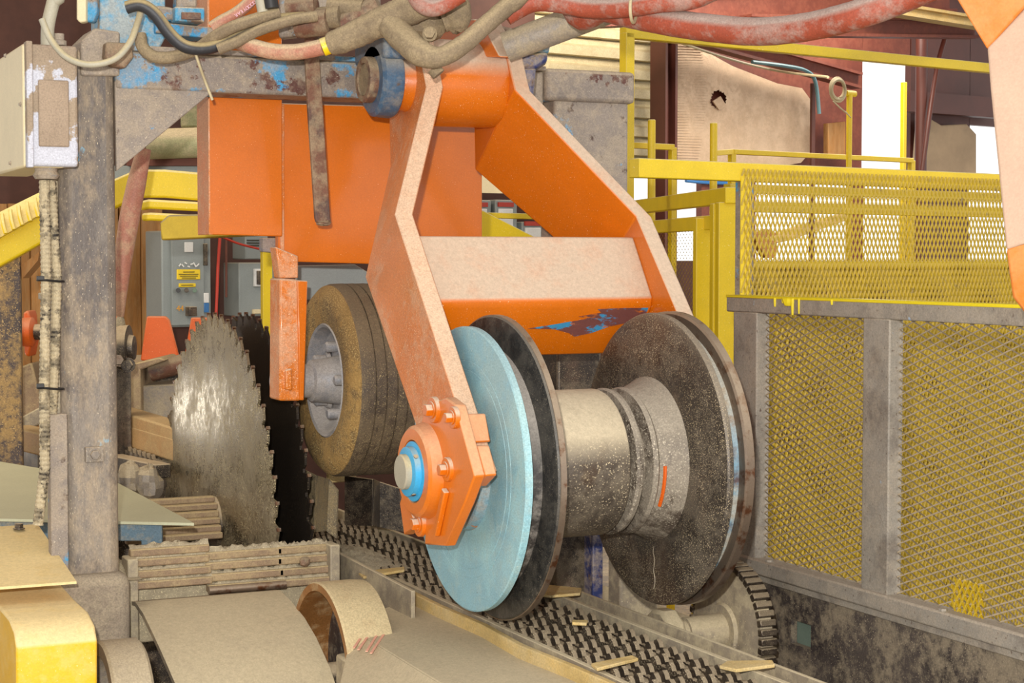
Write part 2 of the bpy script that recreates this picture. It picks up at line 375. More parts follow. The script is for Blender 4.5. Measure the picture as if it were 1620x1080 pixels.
tag(MB().prism([onT(x, y, 9.3) for x, y in ((1310, 195), (1338, 192), (1338, 250), (1310, 250))], ND * .05).build('plywood_offcut', 'wood', bevel=.004), 'small plywood board leaning behind the yellow post with the cable coil', 'board')
mbx = MB(); wall_rect(mbx, 1440, 1600, 150, 182, 9.3, .1); struct(mbx.build('trim_7', 'maroon'))

# ================================================================== yellow rails and fences behind
def rail_T(name, mat, parent, a, b, T, ht, dp=.05):
    p = onT(*a, T); q = onT(*b, T); z = (p.z + q.z) / 2; p.z = q.z = z
    return MB().bar(p, q, dp, ht).build(name, mat, parent, bevel=.003)
hi = thing('high_guard_rail', 'tall yellow guard rail post with long top rail under the red hose', 'railing', V(*onT(992, 60, 5.6).xy, 0))
p = onT(992, 90, 5.6); zz = onT(992, 52, 5.6).z; MB().box((p.x, p.y, zz / 2), (.045, .045, zz), (BD, ND, ZA)).build('post', 'yellow', hi, bevel=.003)
q = onT(1700, 100, 5.6)
MB().bar(V(p.x, p.y, zz) - BD * .022, V(q.x, q.y, zz), .045, .045).build('rail', 'yellow', hi, bevel=.003)
# near yellow mesh fence
def mesh_panel(o, u, v, wu, hv, cw, ch, st, dp, mat, name, parent, ph=0):
    """expanded metal: zigzag strands; o corner, u/v unit axes, wu x hv size, cw x ch diamond"""
    nrm = u.cross(v).normalized(); mb = MB(); rows = int(hv / (ch / 2)); cols = int(wu / cw)
    def P(a, b, k): return o + u * a + v * b + nrm * k
    for i in range(rows):
        for j in range(cols):
            for s_ in (0, 1):
                a0 = (j + (.5 if (i + s_) % 2 else 0)) * cw; a1 = (j + .5 + (.5 if (i + s_) % 2 == 0 and False else 0)) * cw
                x0 = (j + .5 * ((i) % 2)) * cw
                if s_ == 0: A, B = (x0, i * ch / 2), (x0 + cw / 2, (i + 1) * ch / 2)
                else: A, B = (x0 + cw, i * ch / 2), (x0 + cw / 2, (i + 1) * ch / 2)
                if max(A[0], B[0]) > wu: continue
                d = Vector((B[0] - A[0], B[1] - A[1])); d.normalize(); w_ = Vector((-d.y, d.x)) * st / 2
                q = [P(A[0] + w_.x, A[1] + w_.y, -dp), P(A[0] - w_.x, A[1] - w_.y, dp), P(B[0] - w_.x, B[1] - w_.y, dp), P(B[0] + w_.x, B[1] + w_.y, -dp)]
                k = nrm * (st * .5)
                mb.add(q + [x + k for x in q], [(0, 1, 2, 3), (7, 6, 5, 4), (0, 4, 5, 1), (3, 2, 6, 7)])
    ob = mb.build(name, mat, parent, smooth=False); return ob
TF = 4.3
ft = thing('mesh_fence', 'yellow expanded mesh fence with deep top beam behind the grey guard', 'fence', V(*onT(1180, 300, TF).xy, 0))
zt = onT(1200, 259, TF).z; zl = onT(1200, 288, TF).z; pL = onT(1003, 300, TF); pR = onT(1820, 300, TF)
MB().bar(V(pL.x, pL.y, (zt + zl) / 2), V(pR.x, pR.y, (zt + zl) / 2), .05, zt - zl).build('top_beam', 'yellow', ft, bevel=.003)
pP = onT(1177, 500, TF + .0); MB().box((pP.x, pP.y, zl / 2), (.04, .05, zl), (BD, ND, ZA)).build('post', 'frame_grey', ft, bevel=.003)
pA = onT(1172, 500, TF - .03); pB = onT(1700, 500, TF - .03); lo = .45
mesh_panel(V(pA.x, pA.y, lo) - ND * .0, BD, ZA, (pB - pA).dot(BD), zt - .008 - lo, .0205, .048, .0036, .0015, 'yellow_wire', 'mesh_sheet', ft)
mb = MB(); mb.box(V(pA.x, pA.y, 0) + BD * .022 + ND * .004 + ZA * ((zt + lo) / 2 - .02), (.044, .004, zt - lo - .06), (BD, ND, ZA))
mb.build('edge_strip', 'yellow', ft)
MB().bar(V(pA.x, pA.y, lo - .01) + ND * .03, V(pB.x, pB.y, lo - .01) + ND * .03, .05, .05).build('bottom_rail', 'yellow', ft, bevel=.003)
# second fence further back, seen through the mesh
f2 = thing('rear_rail_fence', 'yellow double handrail with mesh below seen through the near fence', 'fence', V(*onT(1400, 400, 6.2).xy, 0))
for (y, hh_) in ((305, .042), (331, .05), (414, .03)): rail_T('rail', 'yellow', f2, (1150, y), (1750, y + 6), 6.2, hh_)
a = onT(1150, 414, 6.2); b = onT(1750, 414, 6.2); z2 = onT(1300, 416, 6.2).z
mesh_panel(V(a.x, a.y, .12), BD, ZA, (b - a).dot(BD), z2 - .12, .032, .06, .0115, .002, 'yellow_wire', 'mesh_sheet', f2)
for px in (1140, 1660):
    p = onT(px, 400, 6.24); MB().box((p.x, p.y, z2 / 2 + .1), (.04, .04, z2 + .2), (BD, ND, ZA)).build('post', 'yellow', f2, bevel=.003)
# gate swung away between the gantry post and the fence
g0 = W(1158, 318, 6.5); g1 = W(985, 335, 8.3); gz1 = 2.20
gd = (V(g1.x, g1.y, 0) - V(g0.x, g0.y, 0)); gl = gd.length; gd.normalize(); gn = V(-gd.y, gd.x, 0)
gt = thing('mesh_gate', 'yellow mesh gate standing open between grey gantry and fence', 'gate', V(g0.x, g0.y, 0))
G0 = V(g0.x, g0.y, 0)
MB().bar(G0 + ZA * 2.235, G0 + gd * gl + ZA * 2.235, .05, .06).build('lintel', 'yellow', gt, bevel=.003)
MB().bar(G0 + ZA * 2.14 + gd * .2, G0 + gd * gl + ZA * 2.14, .04, .055).build('gate_frame', 'yellow', gt, bevel=.003)
MB().bar(G0 + gd * .34 + ZA * .2, G0 + gd * .34 + ZA * 2.16, .05, .10, gn).build('stile', 'yellow', gt, bevel=.003)
MB().bar(G0 + gd * .17 + ZA * .2, G0 + gd * .17 + ZA * 2.21, .05, .06, gn).build('stile', 'yellow', gt, bevel=.003)
MB().bar(G0 + gd * .04 + ZA * .0, G0 + gd * .04 + ZA * 2.21, .05, .09, gn).build('stile', 'yellow', gt, bevel=.003)
mesh_panel(G0 + gd * .40 + ZA * .9, gd, ZA, gl - .42, 1.22, .05, .024, .004, .001, 'yellow_wire', 'mesh_sheet', gt)
MB().bar(G0 + gd * .34 + ZA * .85, G0 + gd * gl + ZA * .85, .04, .06).build('gate_frame', 'yellow', gt, bevel=.003)
kn = G0 + gd * .2 + ZA * 1.93 - gn * .04; MB().blob(kn, .02, .02, .02, jit=0).build('latch', 'yellow', gt)
# stub posts and low rails of the platform beyond
def stub(name, label, px, y0, T, r=.021):
    p = onT(px, y0, T); return tag(MB().lathe(V(p.x, p.y, 0), ZA, [(0, r), (p.z - .005, r), (p.z, r * .8)], 16).build(name, 'yellow'), label, 'post')
stub('stub_post', 'short yellow round post beside the dark red column', 1031, 189, 7.2)
stub('stub_post', 'short yellow round post in front of the foil board', 1129, 194, 7.2)
lr = thing('low_rail', 'low yellow rail frame left of the dark red column', 'railing', V(*onT(1060, 300, 7.3).xy, 0))
a = onT(985, 231, 7.3); b = onT(1064, 233, 7.3); a.z = b.z; MB().bar(a, b, .04, .032).build('rail', 'yellow', lr, bevel=.003)
MB().box((b.x, b.y, b.z / 2), (.035, .035, b.z), (BD, ND, ZA)).build('post', 'yellow', lr, bevel=.003)
lr = thing('low_rail', 'long low yellow rail below the foil board and openings', 'railing', V(*onT(1160, 300, 7.3).xy, 0))
a = onT(1158, 240, 7.3); b = onT(1442, 255, 7.3); b.z = a.z; MB().bar(a, b, .04, .028).build('rail', 'yellow', lr, bevel=.003)
MB().bar(a, onT(1131, 242, 7.2), .03, .03).build('return_rail', 'yellow', lr, bevel=.003)
for q in (a, b): MB().box((q.x, q.y, q.z / 2), (.035, .035, q.z), (BD, ND, ZA)).build('post', 'yellow', lr, bevel=.003)
cp = thing('yellow_pipe_post', 'bright yellow pipe post with tee top holding the cable coil', 'post', V(*onT(1344, 200, 7.1).xy, 0))
p = onT(1344, 148, 7.1); MB().cyl(V(p.x, p.y, 0), p, .017, 16).build('pole', 'yellow', cp); MB().cyl(p - BD * .03, p + BD * .045, .018, 12).build('tee_head', 'yellow', cp)
p = onT(1430, 130, 7.6); tag(MB().box((p.x, p.y, p.z / 2), (.03, .03, p.z), (BD, ND, ZA)).build('edge_post', 'yellow', bevel=.003), 'thin yellow upright at the right edge of the tall opening', 'post')
cl = thing('cable_coil', 'coil of pale cable hung on the yellow pipe post', 'cable', onT(1323, 165, 7.0))
for k in range(5):
    c = onT(1325 + random.uniform(-2, 2), 142 + random.uniform(-2, 2), 7.05 + k * .012); r = .066 + random.uniform(-.018, .01)
    MB().tube([c + BD * (r * math.cos(a_ * math.pi / 8)) + ZA * (r * math.sin(a_ * math.pi / 8)) for a_ in range(17)], .0075, 8, 2).build('loop', 'wire', cl)
for k in range(3): MB().tube([onT(1318, 160, 7.02), onT(1330 + k * 4, 172 + k * 3, 7.02), onT(1340 + k * 3, 178 + k * 4, 7.04)], .003, 6).build('loose_end', 'wire', cl)
tag(MB().tube([onT(960, 28, 9.0), onT(1060, 62, 9.0), onT(1150, 92, 9.0), onT(1230, 112, 9.0), onT(1310, 122, 8.0)], .009, 8).build('roof_cable', 'wire'), 'pale cable sagging along the roof edge to the coil', 'cable')
tag(MB().tube([onT(1190, 98, 9.1), onT(1240, 104, 9.1), onT(1275, 112, 9.1), onT(1290, 130, 9.1), onT(1296, 180, 9.1)], .014, 8).build('teal_conduit', 'teal_cable'), 'teal flexible conduit bending beside the foil board', 'cable')
for k, lab in ((0, 'upper blue pipe lying behind the fence under the foil'), (1, 'lower blue pipe lying behind the fence under the foil')):
    tag(MB().tube([onT(1085, 283 + k * 3, 9.47), onT(1120, 286 + k * 3, 9.48), onT(1155, 285 + k * 5, 9.48)], .012, 8).build('blue_pipe', 'blue_hose'), lab, 'pipe')
tag(MB().prism([onT(x, y, 9.42) for x, y in ((1205, 376), (1225, 372), (1240, 365), (1345, 335), (1350, 345), (1250, 380), (1232, 384))], ND * .06).build('slanted_timber', 'wood_pale', bevel=.004), 'slanting pale timber seen through the yellow mesh', 'timber')
tag(MB().prism([onT(x, y, 9.42) for x, y in ((1192, 372), (1215, 362), (1232, 370), (1226, 408), (1212, 408))], ND * .06).build('scrap_frame', 'wood', bevel=.004), 'small brown frame seen at the left edge of the yellow mesh', 'frame')
# control boxes and yellow brace glimpsed between the swing arms
for (x0, x1, lab) in ((742, 777, 'grey motor switch box glimpsed right of orange plate edge'), (784, 818, 'grey motor switch box glimpsed under the slanting orange arm'), (826, 862, 'grey motor switch box lowest in the gap of the swing arm')):
    t = thing('switch_box', lab, 'switch box', onT((x0 + x1) / 2, 385, 7.6))
    q = MB(); wall_rect(q, x0, x1, 316 + (x0 > 800) * 35, 395, 7.6, .1); q.build('case', 'panel_grey', t, bevel=.006)
    q = MB(); wall_rect(q, x0 + 6, x1 - 6, 330 + (x0 > 800) * 30, 385, 7.585, .015); q.build('door', 'white', t, bevel=.004)
    q = MB(); wall_rect(q, x0 + 5, x1 - 5, 320 + (x0 > 800) * 30, 327 + (x0 > 800) * 30, 7.59, .012); q.build('red_label', 'red_cable', t)
q = MB(); wall_rect(q, 720, 880, 250, 307, 8.6, .06); tag(q.build('cream_sheet', 'cream'), 'pale wall sheet glimpsed above the grey switch boxes', 'sheet')
q = onT(866, 342, 6.6); tag(MB().bar(onT(752, 340, 6.6), onT(866, 343, 6.6), .04, .026).bar(V(q.x, q.y, 0), q, .03, .03, BD).build('flat_rail', 'yellow', bevel=.003), 'short yellow rail crossing the switch boxes', 'railing')
br = onT(750, 332, 6.0); tag(MB().prism([onT(x, y, 6.0) for x, y in ((740, 330), (765, 333), (900, 402), (900, 450), (790, 450), (790, 1300), (740, 1300))], ND * .05).build('brace_plate', 'yellow', bevel=.004), 'sloped yellow brace plate behind the dusty cross box', 'plate')

mk('dust_crust', '#8a7d6c', .9, side=.8, dust=.9, dcol='#a3957e', bump=1., bscale=35, grain=.25)
# ================================================================== GANTRY
ga = thing('steel_gantry', 'dusty grey and blue steel gantry carrying the swing arms over the conveyor', 'gantry', V(.96, 4.82, 0))
MB().mm((.885, 4.75, .55), (1.032, 4.90, 2.556)).build('left_post', 'post_steel', ga, bevel=.028)
MB().mm((.80, 4.70, 0), (1.05, 4.98, 1.16)).build('left_footing', 'dust_crust', ga, bevel=.03)
MB().mm((1.032, 4.75, 2.455), (2.30, 4.90, 2.556)).build('beam', 'beam_steel', ga, bevel=.008)
MB().mm((1.03, 4.735, 2.556), (2.30, 4.92, 2.570)).build('beam_cap', 'beam_steel', ga, bevel=.003)
MB().prism([V(1.03, 4.755, 2.475), V(1.295, 4.755, 2.475), V(1.295, 4.755, 2.455), V(1.032, 4.755, 2.235)], V(0, .02, 0)).build('gusset', 'frame_grey', ga, bevel=.003)
MB().mm((2.335, 4.75, 2.03), (2.585, 4.85, 2.49)).build('right_head', 'frame_grey', ga, bevel=.01)
MB().mm((2.30, 4.735, 2.47), (2.60, 4.92, 2.565)).build('right_cap', 'beam_steel', ga, bevel=.012)
MB().mm((2.37, 4.80, 0), (2.52, 4.93, 2.04)).build('right_post', 'dark_steel', ga, bevel=.008)
for (px, y) in ((148, 712), (437, 690), (147, 832)):
    pass
b1 = onY(148, 718, 4.75); mb = MB(); mb.mm((b1.x - .024, 4.735, b1.z - .02), (b1.x + .024, 4.752, b1.z + .02)); mb.hexbolt((b1.x, 4.735, b1.z), (0, -1, 0), .013, .012); mb.build('bolt_lug', 'post_steel', ga, bevel=.003)
# dusted ledge strip and cable bracket left of the post
MB().mm((.865, 4.80, 1.18), (.888, 4.90, 2.22)).build('side_channel', 'chute', ga, bevel=.004)
z = onY(95, 468, 4.78).z; MB().mm((.83, 4.77, z - .009), (.888, 4.80, z + .009)).build('cable_bracket', 'chute', ga, bevel=.003)
MB().mm((.842, 4.72, 1.14), (.888, 4.76, onY(90, 655, 4.72).z)).build('cable_duct', 'frame_grey', ga, bevel=.003)
# lumps on top of the beam, left end
MB().prism([onY(x, y, 4.74) for x, y in ((128, 120), (128, 65), (150, 44), (190, 50), (190, 120))], V(0, .14, 0)).build('post_head', 'frame_grey', ga, bevel=.006)
MB().prism([onY(x, y, 4.80) for x, y in ((158, 62), (158, -30), (262, -30), (262, 60), (240, 100), (170, 100))], V(0, .12, 0)).build('head_plate', 'blue_paint', ga, bevel=.005)
MB().prism([onY(x, y, 4.70) for x, y in ((168, 66), (208, 68), (212, 90), (198, 108), (178, 104), (166, 90))], V(0, .05, 0)).build('cable_gland', 'rusty', ga, bevel=.006)
vb = thing('valve_block', 'small blue valve block with brass plate bolted above the gantry beam', 'valve', onY(300, 55, 4.75))
MB().prism([onY(x, y, 4.74) for x, y in ((277, 10), (324, 12), (324, 36), (277, 33))], V(0, .08, 0)).build('body', 'blue_paint', vb, bevel=.004)
MB().prism([onY(x, y, 4.73) for x, y in ((288, 19), (318, 20), (318, 31), (288, 30))], V(0, .012, 0)).build('name_plate', 'rusty', vb, bevel=.001)
MB().prism([onY(x, y, 4.77) for x, y in ((280, -40), (312, -40), (312, 12), (280, 12))], V(0, .05, 0)).build('coil', 'frame_grey', vb, bevel=.006)
vb2 = thing('beam_bracket', 'dusty grey block sitting on the gantry beam beside the blue valve block', 'bracket', onY(260, 60, 4.8))
MB().prism([onY(x, y, 4.77) for x, y in ((236, 20), (250, 8), (276, 12), (278, 32), (240, 34))], V(0, .08, 0)).build('block', 'frame_grey', vb2, bevel=.008)
MB().prism([onY(x, y, 4.78) for x, y in ((246, 34), (345, 44), (345, 62), (246, 52))], V(0, .1, 0)).build('rail', 'beam_steel', vb2, bevel=.004)
# junction box on the left
jb = thing('junction_box', 'dust caked grey junction box with cream side on the gantry post', 'electrical box', V(.84, 4.85, 2.235))
x0, x1, y0, z0, z1 = .777, .912, 4.62, 2.238, 2.548
MB().mm((x0 + .012, y0 + .012, z0), (x1 - .004, 4.74, z1)).build('cover', 'grey_box', jb, bevel=.008)
MB().mm((x0 + .03, y0 + .004, z0 + .05), (x1 - .028, y0 + .014, z1 - .09)).build('recess_panel', 'box_dust', jb, bevel=.004)
MB().mm((x0, y0, z0 - .004), (x0 + .016, y0 + .04, z1 + .006)).build('edge_strip', 'grey_box', jb, bevel=.003)
MB().mm((x0 - .005, y0 + .03, z0 - .002), (x0 + .1, 5.2, z1 + .002)).build('case', 'cream', jb, bevel=.006)
for (px, y) in ((9, 88), (33, 165), (17, 258)):
    q = onX(px, y, x0 - .005); MB().hexbolt(q, (-1, 0, 0), .005, .005).build('screw', 'frame_grey', jb)
MB().lathe((x0 + .06, 4.70, z0 - .03), ZA, [(0, .028), (.01, .034), (.02, .028), (.032, .03)], 20).build('cable_gland', 'frame_grey', jb)
MB().lathe(onY(93, 72, 4.68), ZA, [(0, .02), (.012, .02), (.014, .014), (.03, .014)], 16).build('top_gland', 'frame_grey', jb)
# two ribbed conduits with ties
def ribbed(name, label, pts, r):
    mb = MB(); P = [Vector(p) for p in pts]; prof = []; N_ = 0
    dense = []
    for i in range(len(P) - 1):
        k = max(2, int((P[i + 1] - P[i]).length / .006))
        for j in range(k): dense.append(P[i].lerp(P[i + 1], j / k))
    dense.append(P[-1])
    mb.tube(dense, [r * (1.0 if i % 2 else .86) for i in range(len(dense))], 12, 1)
    return tag(mb.build(name, 'conduit', smooth=False), label, 'conduit')
mk('conduit', '#a2957a', .7, side=.5, dust=.5, dcol='#cdbb96', patches=(('#2b2622', 22, .5, .55),), bump=.2)
ribbed('ribbed_conduit', 'left ribbed grey conduit dropping from the junction box', [onY(70, 285, 4.70), onY(73, 440, 4.70), onY(70, 610, 4.70), onY(71, 740, 4.70), onY(60, 830, 4.70)], .0145)
ribbed('ribbed_conduit', 'right ribbed grey conduit dropping from the junction box', [onY(80, 285, 4.715), onY(90, 440, 4.725), onY(87, 560, 4.725), onY(82, 654, 4.725)], .0135)
for (y, lab) in ((444, 'upper black cable tie round the two ribbed conduits'), (614, 'lower black cable tie round the two ribbed conduits')):
    t = thing('cable_tie', lab, 'cable tie', onY(78, y, 4.69))
    c1 = onY(71, y - 1, 4.70); c2 = onY(89, y + 1, 4.72); loop = []
    for a_ in range(25):
        an = 2 * math.pi * a_ / 24; c = c1 if math.cos(an) < 0 else c2
        loop.append(c + V(math.cos(an) * .019, math.sin(an) * .0205, 0))
    MB().tube(loop, .0032, 6, 1).build('strap', 'black', t)
    MB().mm(onY(60, y - 3, 4.68) - V(.003, .005, .003), onY(66, y - 4, 4.68) + V(.006, .005, .006)).build('tie_head', 'black', t, bevel=.001)

# ================================================================== HOLD DOWN YOKE (orange swing arm)
AY, AZ = 4.03, 1.48
yk = thing('swing_arm', 'orange forked swing arm with dusty cross box holding the flanged roller', 'swing arm', V(2.0, 4.3, 1.35))
PY, PZ = 4.60, 2.492
MB().lathe((1.845, PY, PZ), XA, [(0, .118), (.01, .121), (.21, .121), (.22, .118)], 64).build('pivot_tube', 'orange', yk)
MB().lathe((1.74, PY, PZ), XA, [(0, .05), (.16, .05)], 28).build('pivot_shaft', 'blue_bearing', yk)
MB().lathe((1.768, PY, PZ), XA, [(0, .075), (.035, .085)], 36).build('pivot_boss', 'orange', yk)
def plate(x0, x1):
    A = [V(x0, 4.53, 2.63), V(x0, 4.445, 2.465), V(x1, 4.318, 2.118), V(x1, 3.78, 1.50)]
    B = [V(x0, 4.735, 2.58), V(x0, 4.72, 2.26), V(x1, 4.545, 1.95), V(x1, 4.10, 1.50)]
    return A, B
A, B = plate(1.80, 1.66); MB().strip(A, B, V(.050, 0, 0)).build('left_fork', 'orange_dusty', yk, bevel=.004)
A, B = plate(2.062, 2.375); MB().strip(A, B, V(.048, 0, 0)).build('right_fork', 'orange', yk, bevel=.004)
box = [(4.335, 2.062), (4.225, 1.895), (4.228, 1.872), (4.335, 1.738), (4.50, 1.80), (4.50, 2.03)]
MB().prism([V(1.70, y, z) for y, z in box], V(.676, 0, 0)).build('cross_box', 'orange', yk, bevel=.006)
# worn patch where the far flange has rubbed the box
def fy(z): return 4.228 + (1.872 - z) / (1.872 - 1.738) * .107 - .0018
pts_ = [(2.365, 1.868), (2.28, 1.868), (2.21, 1.866), (2.225, 1.856), (2.16, 1.846), (2.19, 1.84), (2.10, 1.826), (2.02, 1.815), (2.10, 1.812), (2.15, 1.80), (2.17, 1.79), (2.22, 1.80), (2.26, 1.815), (2.31, 1.825), (2.365, 1.83)]
MB().prism([V(x_, fy(z_), z_) for x_, z_ in pts_], V(0, .004, 0)).build('rub_mark', 'scrape', yk, smooth=False)
# bearing on the near fork
def ymount(px, y, X): q = onX(px, y, X); return V(X, q.y, q.z)
mp = [ymount(*q, 1.655) for q in ((722, 628), (738, 640), (768, 752), (752, 795), (722, 862), (688, 860), (690, 822), (655, 845), (648, 795), (690, 640))]
MB().prism(mp, V(-.028, 0, 0)).build('bearing_plate', 'orange_bearing', yk, bevel=.004)
MB().prism([ymount(*q, 1.655) for q in ((724, 655), (738, 655), (746, 700), (732, 704))], V(.05, 0, 0)).build('stop_block', 'orange_bearing', yk, bevel=.004)
MB().prism([ymount(*q, 1.655) for q in ((740, 705), (756, 705), (768, 752), (752, 770))], V(.03, 0, 0)).build('corner_block', 'orange_bearing', yk, bevel=.004)
MB().lathe((1.655, AY, AZ), -XA, [(0, .128), (.02, .122), (.055, .112), (.062, .104), (.062, .078), (.045, .074), (.045, .02)], 48).build('bearing_housing', 'orange_bearing', yk, ang=25)
for (px, y, r) in ((690, 648, .022), (668, 828, .022), (712, 742, .02), (722, 660, .018)):
    q = onX(px, y, 1.63); mb = MB(); mb.lathe(q, -XA, [(0, r * 1.5), (.012, r * 1.45)], 24); mb.hexbolt(q - XA * .012, -XA, r * .72, .018); mb.build('bolt', 'orange', yk, bevel=.0015)
for (a, b) in (((640, 780), (662, 838)), ((705, 775), (690, 845))):
    MB().bar(ymount(*a, 1.62), ymount(*b, 1.62), .02, .014, XA).build('rib', 'orange', yk, bevel=.003)
# far side bearing
MB().lathe((2.42, AY, AZ), XA, [(0, .11), (.05, .10), (.055, .05), (.12, .048)], 36).build('far_bearing', 'orange', yk)

# ================================================================== ROLLER
mk('groove_dark', '#332f2d', .5, dust=.7, side=.5, dcol='#aaa298', bump=.3)
mk('ring_steel', '#5a4f45', .45, .3, dust=.8, side=.6, dcol='#ada290', bump=.6, bscale=50, fleck=('#d5c9b2', 150, .6))
mk('hub_scuffed', '#7d9fae', .4, .2, side=.8, dcol='#9c968c', patches=(('#c87a3c', 12, .62, .65),), bump=.25)
ro = thing('flanged_roller', 'large flanged steel roller with light blue end disc over the chain', 'roller', V(2.03, AY, AZ - .38))
c = V(0, AY, AZ)
MB().lathe(c, XA, [(1.560, .040), (1.563, .0435), (1.74, .0435)], 32).build('shaft', 'hose_grey', ro)
lc = MB().lathe(c, XA, [(1.575, .05), (1.577, .061), (1.592, .062), (1.593, .074), (1.612, .074), (1.613, .05)], 40).build('lock_collar', 'collar_blue', ro, ang=25)
for an in (.5, 2.4, 4.2):
    q = c + V(1.584, math.cos(an) * .061, math.sin(an) * .061); MB().cyl(q - V(0, math.cos(an), math.sin(an)) * .004, q + V(0, math.cos(an), math.sin(an)) * .002, .006, 10).build('set_screw', 'dark_steel', lc)
MB().lathe(c, XA, [(1.706, .14), (1.71, .150), (1.735, .154)], 64).build('hub_boss', 'hub_scuffed', ro)
MB().lathe(c, XA, [(1.7345, .10), (1.7345, .2465), (1.7353, .247), (1.7353, .2485), (1.7345, .249), (1.7345, .2695), (1.7353, .27), (1.7353, .2715), (1.7345, .272), (1.7345, .350), (1.737, .354), (1.752, .354), (1.754, .345), (1.754, .10)], 96, True).build('end_disc', 'blue_disc', ro, ang=20)
MB().lathe(c, XA, [(1.752, .318), (1.772, .300), (1.806, .306), (1.806, .1), (1.752, .1)], 96, True).build('rim_groove', 'groove_dark', ro)
f1 = MB().lathe(c, XA, [(1.800, .300), (1.806, .376), (1.812, .3805), (1.826, .3805), (1.830, .376), (1.838, .20), (1.838, .1), (1.800, .1)], 96, True).build('near_flange', 'flange_black', ro, ang=25)
MB().lathe(c, XA, [(1.8105, .3796), (1.8115, .3818), (1.8265, .3818), (1.8275, .3796)], 96, False).build('worn_rim', 'worn_edge', ro)
MB().lathe(c, XA, [(1.836, .16), (1.852, .165), (1.853, .182), (1.858, .188), (2.095, .188), (2.101, .185), (2.103, .165), (2.103, .05), (1.836, .05)], 72, True).build('drum', 'drum_steel', ro, ang=28)
MB().lathe(c, XA, [(2.10, .05), (2.10, .152), (2.118, .152), (2.120, .184), (2.126, .189), (2.136, .187), (2.139, .15), (2.162, .148), (2.166, .186), (2.178, .190), (2.186, .182), (2.19, .186), (2.21, .193), (2.238, .206), (2.254, .216), (2.262, .05)], 72, True).build('hub_rings', 'ring_steel', ro, ang=28)
mkp = MB().tube([c + V(2.196, -math.cos(a_) * .191, math.sin(a_) * .191) for a_ in (-.55, -.4, -.25, -.1, .02)], .005, 6, 3); mkp.build('orange_smear', 'orange_plain', ro)
MB().lathe(c, XA, [(2.252, .05), (2.252, .24), (2.256, .36), (2.262, .378), (2.268, .381), (2.278, .381), (2.281, .375), (2.281, .05)], 96, True).build('far_flange', 'flange_steel', ro, ang=25)
MB().lathe(c, XA, [(2.279, .05), (2.279, .353), (2.296, .344), (2.314, .352), (2.314, .05)], 96, True).build('far_groove', 'groove', ro)
MB().lathe(c, XA, [(2.312, .05), (2.312, .378), (2.316, .384), (2.336, .384), (2.34, .378), (2.34, .05)], 96, True).build('far_rim', 'worn_edge', ro, ang=25)
MB().lathe(c, XA, [(2.34, .048), (2.42, .048)], 28).build('far_shaft', 'dark_steel', ro)
# weld seam on the far flange, orange crayon stroke on the drum shoulder
MB().tube([c + V(2.2525 + .0003 * k, -.035 + .004 * math.sin(k * 2), -.225 - k * .016) for k in range(8)], .0016, 6, 2).build('weld_seam', 'chute', ro)

# blue pillow block on the pivot shaft
pb = thing('pillow_block', 'blue dusty pillow block bearing hanging on the gantry beam', 'bearing', V(1.73, PY, PZ - .11))
MB().lathe((1.70, PY, PZ), XA, [(0, .09), (.008, .10), (.05, .104), (.06, .10), (.06, .04), (0, .04)], 40, True).build('housing', 'blue_bearing', pb)
MB().lathe((1.675, PY, PZ), XA, [(0, .045), (0, .06), (.004, .063), (.03, .063), (.03, .045)], 32, True).build('bearing_ring', 'rusty', pb)
MB().lathe((1.68, PY, PZ), XA, [(0, .043), (.06, .043)], 28).build('shaft_end', 'hose_dust', pb)
MB().mm((1.70, 4.50, PZ + .05), (1.78, 4.74, PZ + .13)).build('cap_block', 'blue_bearing', pb, bevel=.01)
for k in (0, 1): MB().hexbolt((1.74, 4.53 + k * .14, PZ + .13), ZA, .012, .012).build('bolt', 'rusty', pb)

# ================================================================== TYRE PRESS
tp = thing('tyre_press', 'orange flat plates and dusty fork leg holding the rubber tyre', 'press arm', V(1.55, 4.93, 1.55))
def plY(pts, Y, th, name, mat, parent, bev=.003): return MB().prism([onY(x, y, Y) for x, y in pts], V(0, th, 0)).build(name, mat, parent, bevel=bev)
plY(((329, -60), (446, -60), (447, 374), (331, 371)), 4.925, .02, 'front_plate', 'orange', tp)
q0 = onY(329, 150, 4.925); q1 = onY(331, 371, 4.925)
MB().prism([V(q0.x, 4.925, 2.75), V(q0.x, 4.925, q1.z), V(q0.x, 5.05, q1.z), V(q0.x, 5.05, 2.75)], V(.012, 0, 0)).build('side_plate', 'orange_dusty', tp, bevel=.002)
plY(((447, 163), (763, 172), (763, 425), (575, 417), (470, 414), (470, 440), (440, 440), (440, 163)), 4.947, .03, 'rear_plate', 'orange', tp)
plY(((444, 166), (450, 166), (450, 415), (444, 415)), 4.943, .006, 'weld_line', 'orange_dusty', tp, .002)
l0 = onY(437, 375, 4.90)
MB().prism([onY(x, y, 4.90) for x, y in ((436, 390), (472, 405), (472, 440), (443, 440))], V(0, .06, 0)).build('weld_shoulder', 'orange_dusty', tp, bevel=.004)
MB().prism([onY(x, y, 4.88) for x, y in ((443, 440), (472, 442), (476, 634), (442, 634))], V(0, .10, 0)).build('fork_leg', 'orange_dusty', tp, bevel=.006)
MB().prism([onY(x, y, 4.875) for x, y in ((470, 443), (487, 444), (481, 633), (474, 633))], V(0, .11, 0)).build('fork_flange', 'orange', tp, bevel=.003)
MB().prism([onY(x, y, 4.868) for x, y in ((452, 585), (462, 582), (463, 618), (452, 616))], V(0, .02, 0)).build('axle_key', 'orange_dusty', tp, bevel=.004)
plY(((416, 376), (437, 376), (437, 400), (416, 398)), 4.99, .04, 'square_pipe', 'navy', tp)
TYc = V(0, 5.05, 1.637)
wh = thing('rubber_tyre', 'small dusty rubber tyre on a grey steel rim beside the saw blades', 'wheel', V(1.82, 5.05, 1.345))
